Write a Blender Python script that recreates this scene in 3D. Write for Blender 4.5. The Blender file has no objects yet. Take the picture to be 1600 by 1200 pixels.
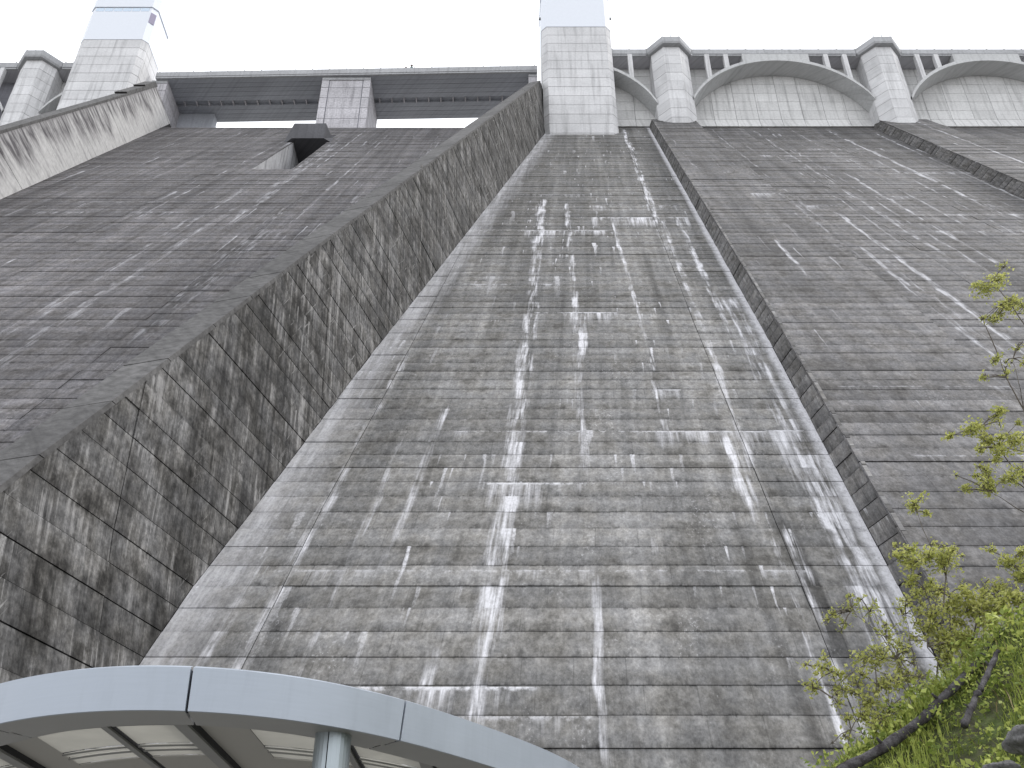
import bpy, bmesh, math, random
import numpy as np
from mathutils import Vector, Matrix
random.seed(7); rng = np.random.default_rng(7)
SC = bpy.context.scene
COL = SC.collection
R = math.radians

# ------------------------------------------------------------------ camera
PITCH = R(33.5)
cam_d = bpy.data.cameras.new('camera'); cam = bpy.data.objects.new('camera', cam_d); COL.objects.link(cam)
cam.location = (0, 0, 0); cam.rotation_euler = (R(90) + PITCH, 0, 0)
cam_d.sensor_width = 36; cam_d.lens = 36 * 1555 / 1600
cam_d.clip_start = 0.1; cam_d.clip_end = 5000
SC.camera = cam
# ------------------------------------------------------------------ overcast sky + soft sun
SUN_EL, SUN_AZ = R(46), R(78)          # azimuth measured from +Y (upstream) towards +X
w = bpy.data.worlds.new('World'); SC.world = w; w.use_nodes = True
nt = w.node_tree; nt.nodes.clear()
sky = nt.nodes.new('ShaderNodeTexSky'); sky.sky_type = 'NISHITA'; sky.sun_disc = False
sky.sun_elevation = SUN_EL; sky.sun_rotation = SUN_AZ
sky.air_density = 1.0; sky.dust_density = 3.0
mix = nt.nodes.new('ShaderNodeMix'); mix.data_type = 'RGBA'; mix.inputs[0].default_value = 0.88   # thick white overcast over the blue
mix.inputs[7].default_value = (16.6, 16.9, 17.6, 1)
bg = nt.nodes.new('ShaderNodeBackground'); bg.inputs[1].default_value = 0.10
out = nt.nodes.new('ShaderNodeOutputWorld')
nt.links.new(sky.outputs[0], mix.inputs[6]); nt.links.new(mix.outputs[2], bg.inputs[0]); nt.links.new(bg.outputs[0], out.inputs[0])
sd = bpy.data.lights.new('sun', 'SUN'); sd.energy = 1.5; sd.angle = R(14); sd.color = (1, .97, .93)
sun = bpy.data.objects.new('sun', sd); COL.objects.link(sun)
sdir = Vector((math.sin(SUN_AZ) * math.cos(SUN_EL), math.cos(SUN_AZ) * math.cos(SUN_EL), math.sin(SUN_EL)))
sun.rotation_euler = sdir.to_track_quat('Z', 'Y').to_euler()
SC.view_settings.view_transform = 'Standard'; SC.view_settings.look = 'None'
SC.view_settings.gamma = 1; SC.view_settings.exposure = 0.26; SC.view_settings.use_curve_mapping = False

# ------------------------------------------------------------------ shared geometry numbers
D0, M = 27.0, 0.71                      # face starts 27 m away at eye level and leans 0.71 : 1
GZ = -1.6                               # ground
LIFT = 1.265                            # pour height
Z0 = -1.115
YT = D0 + M * 140.6
PC, PS = math.cos(PITCH), math.sin(PITCH)
def at(px, py, Y):                      # a direction of view and a distance give a point in the place
    u = (px - 800) / 1555; v = (600 - py) / 1555
    t = Y / (PC - v * PS)
    return Vector((u * t, Y, (PS + v * PC) * t))
def FP(x, z, off=0.0):                  # a point of the downstream face
    return (x, D0 + M * z - off, z)
_zb = np.array([-3, 11.29, 15.39, 20.43, 38.99, 49.34, 65.68, 132.5, 160]); _xb = np.array([-14.2, -13.22, -12.82, -12.0, -9.24, -7.57, -5.0, 5.6, 9.9])
def BX(z): return float(np.interp(z, _zb, _xb))                     # foot of the central training wall
_z1 = np.array([-3, 10.85, 20.4, 41, 88, 140]); _x1 = np.array([14.3, 15.16, 16.0, 17.85, 21.4, 25.27])
def B1(z): return float(np.interp(z, _z1, _x1))                     # left foot of the first rib
def B1R(z): return float(np.interp(z, [-3, 33, 56, 130, 141], [26.9, 28.2, 29.2, 32.5, 33.4]))
def B2(z): return float(np.interp(z, [-3, 83.5, 140], [54.0, 60.75, 66.4]))
def B2R(z): return B2(z) + float(np.interp(z, [0, 140], [11.5, 9.2]))
def LW(z): return -60.36 - (z - 82.88) * .074                       # foot of the left training wall
def LJ(z): return float(np.interp(z, [-3, 14.4, 20.9, 33.7, 66], [-10.6, -9.28, -8.8, -7.46, -4.4])) if z < 66 else -99
def CJ(z): return float(np.interp(z, [-3, 22.8, 44, 72, 87, 122, 141], [10.6, 12.1, 13.3, 15.14, 16.1, 19.3, 20.8]))

# ------------------------------------------------------------------ mesh helpers
class MB:
    def __init__(s): s.v = []; s.f = []; s.uv = []; s.tone = []; s.uv2 = []
    def face(s, pts, uv=None, tone=.5, uv2=None):
        n = len(s.v); s.v += [tuple(p) for p in pts]; s.f.append(tuple(range(n, n + len(pts))))
        s.uv.append(uv or [(0, 0)] * len(pts)); s.uv2.append(uv2 or [(0, 0)] * len(pts)); s.tone.append(tone)
    def box(s, a, b, tone=.5):
        x0, y0, z0 = a; x1, y1, z1 = b
        p = [(x0, y0, z0), (x1, y0, z0), (x1, y1, z0), (x0, y1, z0), (x0, y0, z1), (x1, y0, z1), (x1, y1, z1), (x0, y1, z1)]
        for q in ((0, 3, 2, 1), (4, 5, 6, 7), (0, 1, 5, 4), (1, 2, 6, 5), (2, 3, 7, 6), (3, 0, 4, 7)): s.face([p[i] for i in q], tone=tone)
    def prism(s, low, high, tone=.5, uvf=None, caps=True):       # two matching outlines
        n = len(low)
        for i in range(n):
            j = (i + 1) % n
            s.face([low[i], low[j], high[j], high[i]], tone=tone)
        if caps:
            s.face(list(reversed(low)), tone=tone); s.face(high, tone=tone)
    def tube(s, pts, radii, n=6):
        pts = [Vector(p) for p in pts]; rings = []
        for i, p in enumerate(pts):
            d = (pts[min(i + 1, len(pts) - 1)] - pts[max(i - 1, 0)]).normalized()
            a = d.orthogonal().normalized(); b = d.cross(a)
            rings.append([p + (a * math.cos(2 * math.pi * k / n) + b * math.sin(2 * math.pi * k / n)) * radii[i] for k in range(n)])
        for i in range(len(rings) - 1):
            for k in range(n):
                s.face([rings[i][k], rings[i][(k + 1) % n], rings[i + 1][(k + 1) % n], rings[i + 1][k]])
        s.face(list(reversed(rings[0]))); s.face(rings[-1])
    def build(s, name, mat, parent=None, smooth=False, merge=False):
        me = bpy.data.meshes.new(name); me.from_pydata(s.v, [], s.f)
        uvl = me.uv_layers.new(name='UVMap'); flat = [c for f in s.uv for p in f for c in p]; uvl.data.foreach_set('uv', flat)
        if any(p != (0, 0) for p in s.uv2[0]) if s.uv2 else False:
            u2 = me.uv_layers.new(name='edge'); u2.data.foreach_set('uv', [c for f in s.uv2 for p in f for c in p])
        at_ = me.attributes.new('tone', 'FLOAT', 'FACE'); at_.data.foreach_set('value', s.tone)
        if merge:
            bm = bmesh.new(); bm.from_mesh(me); bmesh.ops.remove_doubles(bm, verts=bm.verts, dist=1e-4); bmesh.ops.recalc_face_normals(bm, faces=bm.faces); bm.to_mesh(me); bm.free()
        if smooth: me.polygons.foreach_set('use_smooth', [True] * len(me.polygons))
        me.materials.append(mat); me.update()
        o = bpy.data.objects.new(name, me); COL.objects.link(o)
        if parent: o.parent = parent
        return o
def tag(o, label=None, cat=None, group=None, kind=None):
    if label: o['label'] = label
    if cat: o['category'] = cat
    if group: o['group'] = group
    if kind: o['kind'] = kind
    return o
def thing(name, label, cat, group=None, loc=(0, 0, 0)):
    o = bpy.data.objects.new(name, None); COL.objects.link(o); o.location = loc; o.empty_display_size = .5
    return tag(o, label, cat, group)

# ------------------------------------------------------------------ material helpers
class G:
    def __init__(s, name, rough=.9, spec=.25):
        s.m = bpy.data.materials.new(name); s.m.use_nodes = True; s.t = s.m.node_tree; s.t.nodes.clear()
        s.o = s.t.nodes.new('ShaderNodeOutputMaterial'); s.b = s.t.nodes.new('ShaderNodeBsdfPrincipled')
        s.t.links.new(s.b.outputs[0], s.o.inputs[0]); s.b.inputs['Roughness'].default_value = rough
        s.b.inputs['Specular IOR Level'].default_value = spec
    def set(s, sock, v):
        if hasattr(v, 'is_linked') or isinstance(v, bpy.types.NodeSocket): s.t.links.new(v, sock)
        elif v is not None: sock.default_value = v
    def m_(s, op, a, b=None, c=None, clamp=False):
        n = s.t.nodes.new('ShaderNodeMath'); n.operation = op; n.use_clamp = clamp
        s.set(n.inputs[0], a); s.set(n.inputs[1], b)
        if c is not None: s.set(n.inputs[2], c)
        return n.outputs[0]
    def add(s, a, b): return s.m_('ADD', a, b)
    def sub(s, a, b): return s.m_('SUBTRACT', a, b)
    def mul(s, a, b): return s.m_('MULTIPLY', a, b)
    def mr(s, v, a, b, c=0., d=1., smooth=False):
        n = s.t.nodes.new('ShaderNodeMapRange'); n.interpolation_type = 'SMOOTHSTEP' if smooth else 'LINEAR'; n.clamp = True
        s.set(n.inputs[0], v)
        for i, q in enumerate((a, b, c, d)): s.set(n.inputs[i + 1], q)
        return n.outputs[0]
    def xyz(s, x, y, z=0.):
        n = s.t.nodes.new('ShaderNodeCombineXYZ'); s.set(n.inputs[0], x); s.set(n.inputs[1], y); s.set(n.inputs[2], z); return n.outputs[0]
    def sep(s, v):
        n = s.t.nodes.new('ShaderNodeSeparateXYZ'); s.set(n.inputs[0], v); return n.outputs
    def noise(s, v, scale=1., det=2., rough=.5):
        n = s.t.nodes.new('ShaderNodeTexNoise'); s.set(n.inputs['Vector'], v); n.inputs['Scale'].default_value = scale
        n.inputs['Detail'].default_value = det; n.inputs['Roughness'].default_value = rough; return n.outputs[0]
    def white(s, v):
        n = s.t.nodes.new('ShaderNodeTexWhiteNoise'); n.noise_dimensions = '3D'; s.set(n.inputs['Vector'], v); return n.outputs[0]
    def uv(s, name='UVMap'):
        n = s.t.nodes.new('ShaderNodeUVMap'); n.uv_map = name; return s.sep(n.outputs[0])
    def attr(s, name):
        n = s.t.nodes.new('ShaderNodeAttribute'); n.attribute_name = name; return n.outputs['Fac']
    def pos(s):
        n = s.t.nodes.new('ShaderNodeNewGeometry'); return n.outputs['Position']
    def mixc(s, f, a, b):
        n = s.t.nodes.new('ShaderNodeMix'); n.data_type = 'RGBA'; s.set(n.inputs[0], f)
        s.set(n.inputs[6], a if not isinstance(a, tuple) else (*a, 1)); s.set(n.inputs[7], b if not isinstance(b, tuple) else (*b, 1)); return n.outputs[2]
    def scale(s, c, f):
        n = s.t.nodes.new('ShaderNodeMix'); n.data_type = 'RGBA'; n.blend_type = 'MULTIPLY'; n.inputs[0].default_value = 1
        s.set(n.inputs[6], c if not isinstance(c, tuple) else (*c, 1)); g = s.t.nodes.new('ShaderNodeCombineColor')
        for i in range(3): s.set(g.inputs[i], f)
        s.t.links.new(g.outputs[0], n.inputs[7]); return n.outputs[2]
    def bump(s, h, dist=.02, strength=.6):
        n = s.t.nodes.new('ShaderNodeBump'); n.inputs['Strength'].default_value = strength; n.inputs['Distance'].default_value = dist
        s.set(n.inputs['Height'], h); s.t.links.new(n.outputs[0], s.b.inputs['Normal'])
    def done(s, c):
        s.set(s.b.inputs['Base Color'], c if not isinstance(c, tuple) else (*c, 1)); return s.m

def streaks(g, u, z, wu, K, dens, seed):      # leached runs that start at a lift joint and thin out downwards
    rag = g.sub(g.noise(g.xyz(g.mul(u, 5.), g.mul(z, .45), seed), 1., 4., .7), .5)
    drift = g.sub(g.noise(g.xyz(g.mul(u, .4), g.mul(z, .25), seed + 2), 1., 2.), .5)
    uu = g.add(u, g.add(g.mul(drift, wu * .8), g.mul(rag, wu * .75)))
    q = g.m_('DIVIDE', uu, wu); ci = g.m_('FLOOR', q)
    zt = g.add(g.m_('DIVIDE', g.sub(z, Z0), LIFT), g.m_('FLOOR', g.mul(g.white(g.xyz(ci, seed, 3.)), K)))
    zk = g.m_('DIVIDE', zt, K); row = g.m_('FLOOR', zk); fr = g.m_('FRACT', zk)
    r = g.white(g.xyz(ci, row, seed))
    st = g.mr(r, 0., dens, 1., 0.)                                                   # few strong, many faint
    ln = g.mr(g.white(g.xyz(row, ci, seed + 9)), 0, 1, .15, 1.)
    t = g.m_('DIVIDE', g.sub(1., fr), ln)
    fall = g.mr(t, 0., 1., 1., 0.)
    c = g.add(.5, g.mul(g.sub(g.white(g.xyz(ci, row, seed + 4)), .5), .4))
    hw = g.mr(t, 0., 1., .34, .08)
    prof = g.mr(g.m_('ABSOLUTE', g.sub(g.m_('FRACT', q), c)), g.mul(hw, .3), hw, 1., 0., True)
    return g.mul(g.mul(st, fall), prof)

def face_mat(name, seed, darks=(), dark=(.130, .129, .128), light=(.47, .47, .49), bands=(), crusts=(), cells=((.5, 4, .22), (1.1, 9, .16), (.26, 2, .14)), colstr=.9, lines=.45, edge=0., amount=1., grit=1., diag=0., cf=1.5):
    g = G(name, .92, .2); U = g.uv(); u, z = U[0], U[1]
    tone = g.attr('tone')
    big = g.noise(g.xyz(g.mul(u, .09), g.mul(z, .045), seed), 1., 3.)
    col = g.noise(g.xyz(g.mul(u, cf), g.mul(z, .05 * cf / 1.5), seed + 1), 1., 5., .62)
    hor = g.noise(g.xyz(g.mul(u, .12), g.mul(z, 1.6), seed + 2), 1., 4., .6)
    fine = g.noise(g.xyz(g.mul(u, 3.), g.mul(z, 2.4), seed + 3), 1., 7., .7)
    blot = g.noise(g.xyz(g.mul(u, .7), g.mul(z, .6), seed + 4), 1., 5., .65)
    zf = g.m_('FRACT', g.m_('DIVIDE', g.sub(z, Z0), LIFT))
    f = g.mr(big, .3, .7, .78, 1.22)
    f = g.mul(f, g.mr(col, .3, .7, 1 - .28 * colstr, 1 + .34 * colstr))
    wide = g.noise(g.xyz(g.mul(u, .42), g.mul(z, .014), seed + 18), 1., 3., .6)
    f = g.mul(f, g.mr(wide, .3, .7, .80, 1.22))
    f = g.mul(f, g.mr(hor, .3, .7, .84, 1.16))
    f = g.mul(f, g.mr(fine, .3, .7, 1 - .34 * grit, 1 + .40 * grit))
    gr = g.noise(g.xyz(g.mul(u, 9.), g.mul(z, 6.), seed + 5), 1., 5., .75)
    f = g.mul(f, g.mr(gr, .32, .68, .72, 1.30))
    f = g.mul(f, g.mr(tone, 0, 1, .84, 1.16))
    f = g.mul(f, g.mr(g.add(z, g.mul(g.sub(big, .5), 60.)), 15., 110., 1.12, .93))               # paler low down, darker towards the crest, edge broken by noise
    f = g.mul(f, g.mr(zf, 0., .55, .84, 1.06))                                    # algae gathers at the foot of each lift
    f = g.mul(f, g.mr(blot, .54, .70, 1., max(.3, 1 - .4 * grit)))                                    # lichen blotches
    zl = g.m_('MULTIPLY', zf, g.sub(1., zf))
    row = g.m_('FLOOR', g.m_('DIVIDE', g.sub(z, Z0), LIFT))
    f = g.mul(f, g.mr(zl, .0, .05, g.mr(g.noise(g.xyz(g.mul(u, .35), g.mul(row, 3.3), seed + 15), 1., 3.), .35, .65, 1., 1 - lines), 1.))   # dirt in the joints
    chip = g.mul(g.mr(g.noise(g.xyz(g.mul(u, 2.3), g.mul(row, 5.1), seed + 35), 1., 5., .75), .53, .6), g.mr(g.add(zl, g.mul(g.sub(gr, .5), .08)), .02, .1, 1., 0.))
    f = g.mul(f, g.mr(chip, 0, 1, 1., .5))
    teeth = g.mul(g.mr(g.noise(g.xyz(g.mul(u, 1.7), g.mul(z, .5), seed + 16), 1., 5., .7), .52, .64), g.mr(zf, .08, .5, 1., 0.))
    f = g.mul(f, g.mr(teeth, 0, 1, 1., .58))                                      # dark growth creeping up from the joint
    sm = g.m_('FRACT', g.add(g.m_('DIVIDE', u, 1.85), g.white(g.xyz(row, seed, 1.))))
    sm = g.mul(g.mr(g.m_('ABSOLUTE', g.sub(sm, .5)), .0, .018, 1., 0.), g.m_('LESS_THAN', g.white(g.xyz(row, g.m_('FLOOR', g.m_('DIVIDE', u, 5.)), seed + 2)), .35))
    f = g.mul(f, g.mr(sm, 0, 1, 1., .72))                                         # form-board seams
    for (uc, sl, wd, za, zb_, st) in darks:
        dd = g.m_('ABSOLUTE', g.sub(g.add(u, g.mul(g.sub(col, .5), .9)), g.add(uc, g.mul(g.sub(z, 15.), sl))))
        b = g.mul(g.mr(dd, wd * .3, wd, 1., 0., True), g.mul(g.mr(z, za, za + 3), g.mr(z, zb_ - 1.5, zb_, 1., 0.)))
        f = g.mul(f, g.mr(b, 0, 1, 1., 1 - st))
    base = g.mixc(g.mr(blot, .4, .65), dark, (dark[0] * 1.03, dark[1] * 1.0, dark[2] * .94))
    base = g.scale(base, f)
    mk = 0.
    for i, (wu, K, dn) in enumerate(cells):
        mk = g.m_('MAXIMUM', mk, g.mul(streaks(g, u, z, wu, K, dn, seed + 11 + i * 5), .75 * amount))
    clus = g.mr(g.noise(g.xyz(g.mul(u, .16), g.mul(z, .07), seed + 33), 1., 3.), .42, .62, .12, 1.)
    mk = g.mul(mk, g.mul(clus, g.mr(gr, .3, .6, .5, 1.)))
    spk = g.mul(g.mr(gr, .54, .66), g.mr(g.noise(g.xyz(g.mul(u, .5), g.mul(z, .22), seed + 34), 1., 4., .6), .5, .66))
    mk = g.m_('MAXIMUM', mk, g.mul(spk, .28 * amount))
    brk = g.noise(g.xyz(g.mul(u, 2.6), g.mul(z, .16), seed + 6), 1., 4., .65)
    brk = g.mul(g.mr(brk, .38, .62), g.mr(g.noise(g.xyz(g.mul(u, .6), g.mul(z, .7), seed + 7), 1., 2.), .3, .55, .35, 1.))
    brk = g.mul(brk, g.mr(g.noise(g.xyz(g.mul(u, 1.1), g.mul(row, 1.37), seed + 30), 1., 2.), .36, .58, .35, 1.))
    brk = g.mul(brk, g.mr(g.noise(g.xyz(g.mul(u, 8.), g.mul(z, .55), seed + 31), 1., 4., .7), .34, .56, .45, 1.))
    wob = g.mul(g.sub(g.noise(g.xyz(seed, g.mul(z, .3), 0.), 1., 3.), .5), .7)
    ub = g.add(u, wob)
    for (uc, sl, wd, za, zb_, st) in bands:
        wd *= .85
        dd = g.m_('ABSOLUTE', g.sub(ub, g.add(uc, g.mul(g.sub(z, 40.), sl)))) if sl else g.m_('ABSOLUTE', g.sub(ub, uc))
        b = g.mul(g.mr(dd, wd * .25, wd, 1., 0., True), g.mul(g.mr(z, za, za + 3 + .1 * (zb_ - za)), g.mr(z, zb_ - 1.5, zb_, 1., 0.)))
        mk = g.m_('MAXIMUM', mk, g.mul(g.mul(b, brk), st))
    comb = g.mr(g.noise(g.xyz(g.mul(u, 3.5), g.mul(z, .1), seed + 8), 1., 4., .7), .36, .66)
    gap = g.mr(g.noise(g.xyz(g.mul(u, .55), g.mul(z, .12), seed + 21), 1., 3., .6), .42, .62)
    for (zc, ua, ub_, drop, st) in crusts:
        dz = g.sub(zc, z)
        b = g.mul(g.mr(dz, 0., drop, 1., 0.), g.m_('GREATER_THAN', dz, 0.))
        b = g.mul(b, g.mul(g.mr(u, ua, ua + .6), g.mr(u, ub_ - .6, ub_, 1., 0.)))
        rim = g.mul(g.mr(dz, 0., .28, .9, 0.), g.m_('GREATER_THAN', dz, 0.)); rim = g.mul(rim, g.mul(g.mr(u, ua, ua + .6), g.mr(u, ub_ - .6, ub_, 1., 0.)))
        mk = g.m_('MAXIMUM', mk, g.mul(g.m_('MAXIMUM', g.mul(g.mul(b, comb), gap), g.mul(rim, g.mr(g.add(fine, g.mul(gap, .2)), .45, .7))), st))
    if edge:
        E_ = g.uv('edge')
        e = g.mul(g.mr(E_[0], .4, 3.2, .55, 0.), g.mr(brk, 0, 1, .45, 1.))
        mk = g.m_('MAXIMUM', mk, g.mul(e, edge))
        e = g.mul(g.mr(E_[1], .15, .8, .8, 0.), g.mr(fine, .3, .6, .5, 1.))
        mk = g.m_('MAXIMUM', mk, g.mul(e, edge))
    if diag:
        sd_ = g.noise(g.xyz(g.mul(g.sub(u, g.mul(z, M)), 3.2), g.mul(g.add(z, g.mul(u, M)), .22), seed + 40), 1., 4., .75)
        mk = g.m_('MAXIMUM', mk, g.mul(g.mul(g.mr(sd_, .60, .68), clus), diag))
        pt = g.noise(g.xyz(g.mul(u, .55), g.mul(z, .4), seed + 41), 1., 5., .7)
        base = g.scale(base, g.mr(pt, .46, .62, 1.12, .5))
        mk = g.m_('MAXIMUM', mk, g.mul(g.mul(g.mr(col, .5, .62), g.mr(pt, .5, .4)), .38))
    mk = g.mul(g.mr(mk, .08, .58), g.mr(gr, .3, .55, .6, 1.))
    c = g.mixc(mk, base, light)
    g.bump(g.add(g.mul(fine, .5), g.add(g.mul(blot, .5), g.mul(col, .3))), .05, .55)
    return g.done(c)

def conc_mat(name, base, seed, var=.12, streak=.25, streakcol=.5, fine_amt=.12, grid=0., axis='x'):
    g = G(name, .88, .25); p = g.sep(g.pos()); x, y, z = p[0], p[1], p[2]
    h = g.add(x, g.mul(y, .8))
    big = g.noise(g.xyz(g.mul(h, .15), g.mul(z, .2), seed), 1., 3.)
    st = g.noise(g.xyz(g.mul(h, 1.3), g.mul(z, .07), seed + 1), 1., 5., .62)
    fi = g.noise(g.xyz(g.mul(h, 2.6), g.mul(z, 2.6), seed + 2), 1., 6., .65)
    f = g.mul(g.mr(big, .3, .7, 1 - var, 1 + var), g.mr(fi, .3, .7, 1 - fine_amt, 1 + fine_amt))
    f = g.mul(f, g.mr(st, .5, .75, 1., 1 - streak))
    f = g.mul(f, g.mr(g.attr('tone'), 0, 1, .93, 1.07))
    if grid:
        q = g.m_('FRACT', g.m_('DIVIDE', x, 1.85)); f = g.mul(f, g.mr(g.m_('ABSOLUTE', g.sub(q, .5)), .47, .49, 1., 1 - grid))
    g.bump(fi, .03, .5)
    return g.done(g.scale(base, f))

def plain(name, col, rough=.5, metal=0., spec=.5, var=.06, sc=2.):
    g = G(name, rough, spec); g.b.inputs['Metallic'].default_value = metal
    n = g.noise(g.pos(), sc, 5., .6)
    g.set(g.b.inputs['Roughness'], g.mr(n, .3, .7, rough * .85, min(1, rough * 1.2)))
    return g.done(g.scale(col, g.mr(n, .3, .7, 1 - var, 1 + var)))

# ------------------------------------------------------------------ materials
CB = [(-9.66, 0, .42, 15.9, 18.9, 1.),   # leached runs down the central panel: (position from the rib, drift, half width, from z, to z, strength)
    (-16.7, -.018, .9, 2, 84, 1.), (-16.9, -.02, .35, -1, 60, .9), (-13.3, -.03, .5, 20, 82, .75), (-13.0, -.03, .8, 36, 46.5, 1.),
    (-12.9, -.03, .35, 2, 17, 1.), (-8.6, -.03, .35, 24, 74, .75), (-4.9, 0, .8, 60, 139, 1.), (-4.3, 0, .5, 19, 74, .8), (-5.1, 0, .9, 18.5, 28, 1.1),
    (-2.5, 0, .55, 40, 74, 1.), (-1.5, 0, 1.1, 8, 50, .9), (-1.3, 0, 1.3, -2, 28, 1.), (-3.6, 0, .45, -2, 20, 1.), (-4.4, 0, .3, -2, 19, 1.), (-24.6, .01, .5, 4, 40, .7), (-25.6, .02, .6, 2, 18, .7),
    (-20.4, .03, .5, 14, 32, .6), (-18., .0, .5, 3, 12.2, 1.), (-22.5, .0, .35, 3, 28, .5), (-24.5, -.09, 1.2, 60, 131, .4)]
CC = [(69.2, -28, -10, 3.5, .9), (74.6, -12, -1, 5, 1.), (80., -12, -1.5, 4, .8), (46., -17, -10, 4, .8), (27.9, -20, -2.5, 2.5, .6), (22.8, -18, -12, 2.8, .8), (10.2, -21, -14, 1.6, .9), (8.95, -22, -12, 1.2, .5), (52.5, -26, -15, 1.5, .6), (85.5, -26, -12, 2, .5), (16.3, -26, -3, 1.5, .4), (28.0, -3., -.3, 9, .9), (33., -9, -5, 2, .5)]
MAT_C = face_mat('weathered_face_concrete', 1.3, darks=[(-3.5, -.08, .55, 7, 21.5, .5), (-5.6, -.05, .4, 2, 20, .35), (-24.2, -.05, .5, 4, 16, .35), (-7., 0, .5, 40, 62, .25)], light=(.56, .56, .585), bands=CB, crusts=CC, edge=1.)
_r = random.Random(5)
SB = [(_r.uniform(-60, -14), _r.uniform(-.01, .02), _r.uniform(.5, 1.3), _a, _a + _r.uniform(30, 70), _r.uniform(.3, .5)) for _a in (12, 20, 26, 34, 42, 50, 58, 66)] + [(-40.5, .02, .25, 70, 132, .7), (-22.5, .0, .3, 60, 138, .6), (-27.5, .0, .25, 95, 139, .8), (-30, .0, .8, 85, 128, .5), (-34, .02, .9, 40, 92, .45), (-44, .0, .3, 42, 60, .9), (-40, .0, .35, 22, 34, 1.), (-37, 0, .3, 20, 31, .7), (-24, 0, 1.5, 36, 70, .4), (-20, 0, .5, 40, 62, .6), (-15.5, 0, .5, 14, 24, .8)]
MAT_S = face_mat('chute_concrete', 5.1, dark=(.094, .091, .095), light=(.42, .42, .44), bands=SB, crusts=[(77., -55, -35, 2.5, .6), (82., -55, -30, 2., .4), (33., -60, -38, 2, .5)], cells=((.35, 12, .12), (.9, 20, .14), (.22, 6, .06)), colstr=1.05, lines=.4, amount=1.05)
RB = [(_r.uniform(2, 30), 0, _r.uniform(.5, 1.1), _a, _a + _r.uniform(30, 60), _r.uniform(.3, .45)) for _a in (24, 36, 48, 60, 70)] + [(34.5, .05, .45, 50, 139, 1.), (28.5, .03, .4, 60, 135, .8), (12.2, .0, .3, 40, 120, .9), (20.5, .02, .35, 55, 110, .8), (8.2, 0, .3, 60, 100, .6), (5.9, 0, .5, 30, 78, 1.), (3.2, .0, .3, 60, 139, .55), (10.5, .0, .5, 55, 139, .7), (17.5, .0, .4, 60, 139, .6), (24, .0, .6, 70, 139, 1.), (-5.5, .0, .35, 48, 62, .8), (-7, .0, .3, 90, 125, .6), (14.2, .0, .5, 52, 100, .8), (.6, 0, .45, 34, 60, 1.), (3.6, 0, .5, 33, 64, 1.), (4.5, 0, .35, 36, 60, .7), (7, .0, .5, 14, 23.5, 1.), (1., .0, .35, 14, 22, .8)]
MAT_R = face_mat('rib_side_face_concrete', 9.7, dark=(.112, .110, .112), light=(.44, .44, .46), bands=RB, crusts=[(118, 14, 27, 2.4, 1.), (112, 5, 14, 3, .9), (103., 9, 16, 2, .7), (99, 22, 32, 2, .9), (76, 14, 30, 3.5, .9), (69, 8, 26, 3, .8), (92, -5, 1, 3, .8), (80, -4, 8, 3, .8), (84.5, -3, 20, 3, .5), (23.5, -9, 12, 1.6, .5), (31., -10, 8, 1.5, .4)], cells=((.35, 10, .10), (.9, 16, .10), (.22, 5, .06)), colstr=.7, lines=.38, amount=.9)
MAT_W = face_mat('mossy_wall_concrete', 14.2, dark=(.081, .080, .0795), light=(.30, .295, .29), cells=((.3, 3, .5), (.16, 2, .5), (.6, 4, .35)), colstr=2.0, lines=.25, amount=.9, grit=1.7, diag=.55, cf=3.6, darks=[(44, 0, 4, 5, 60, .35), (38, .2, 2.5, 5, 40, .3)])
MAT_RIB = face_mat('dark_rib_side_concrete', 17.7, dark=(.125, .123, .123), light=(.45, .45, .46), cells=((.5, 2, .5), (.25, 1, .6)), colstr=1.3, lines=.5, amount=.8, cf=3.)
def left_wall_mat():
    g = G('pale_streaked_wall_concrete', .9, .2); U = g.uv(); a, d = U[0], U[1]       # a along the wall, d down from the coping (0..1)
    st = g.noise(g.xyz(g.mul(a, 1.1), g.mul(d, 1.2), 2.), 1., 5., .65); st2 = g.noise(g.xyz(g.mul(a, .35), g.mul(d, .6), 7.), 1., 3.)
    fi = g.noise(g.pos(), 1.8, 6., .65)
    reach = g.mr(st2, .3, .7, .25, .95)
    drip = g.mul(g.mr(g.sub(reach, d), -.12, .25), g.mr(st, .36, .6))
    drip = g.m_('MAXIMUM', drip, g.mul(g.mr(st, .5, .66), .55)); drip = g.m_('MAXIMUM', drip, g.mul(g.mr(d, .02, .16, 1., 0.), g.mr(fi, .35, .6, .3, .9)))
    c = g.mixc(drip, g.scale((.45, .445, .44), g.mr(fi, .3, .7, .85, 1.15)), (.10, .095, .10))
    g.bump(fi, .03, .5); return g.done(c)
MAT_LW = left_wall_mat()
MAT_COP = conc_mat('coping_concrete', (.088, .086, .085), 3., .2, .45, fine_amt=.42)
MAT_CORE = conc_mat('joint_dark_concrete', (.035, .034, .034), 4., .2, .2)
MAT_T = conc_mat('pale_tower_concrete', (.56, .56, .565), 6., .09, .38, fine_amt=.10, grid=.05)
MAT_T2 = conc_mat('pale_wall_concrete', (.52, .52, .515), 8., .1, .42, fine_amt=.12, grid=.05)
MAT_TJ = conc_mat('tower_joint_concrete', (.20, .20, .22), 8.5, .1, .2)
MAT_RING = conc_mat('arch_concrete', (.47, .475, .475), 35., .08, .3)
MAT_CREST = conc_mat('crest_wall_concrete', (.46, .455, .48), 33., .1, .25)
MAT_D = conc_mat('deck_concrete', (.36, .365, .375), 9., .12, .3, fine_amt=.16)
MAT_PIER = conc_mat('stained_pier_concrete', (.44, .43, .45), 12., .16, .5, fine_amt=.25)
MAT_G = conc_mat('girder_concrete', (.36, .375, .41), 15., .1, .2)
MAT_HOOD = conc_mat('dark_hood_concrete', (.10, .10, .108), 21., .15, .3)
MAT_WHITE = plain('white_cladding', (.64, .67, .72), .5, 0, .4, .02)
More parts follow.
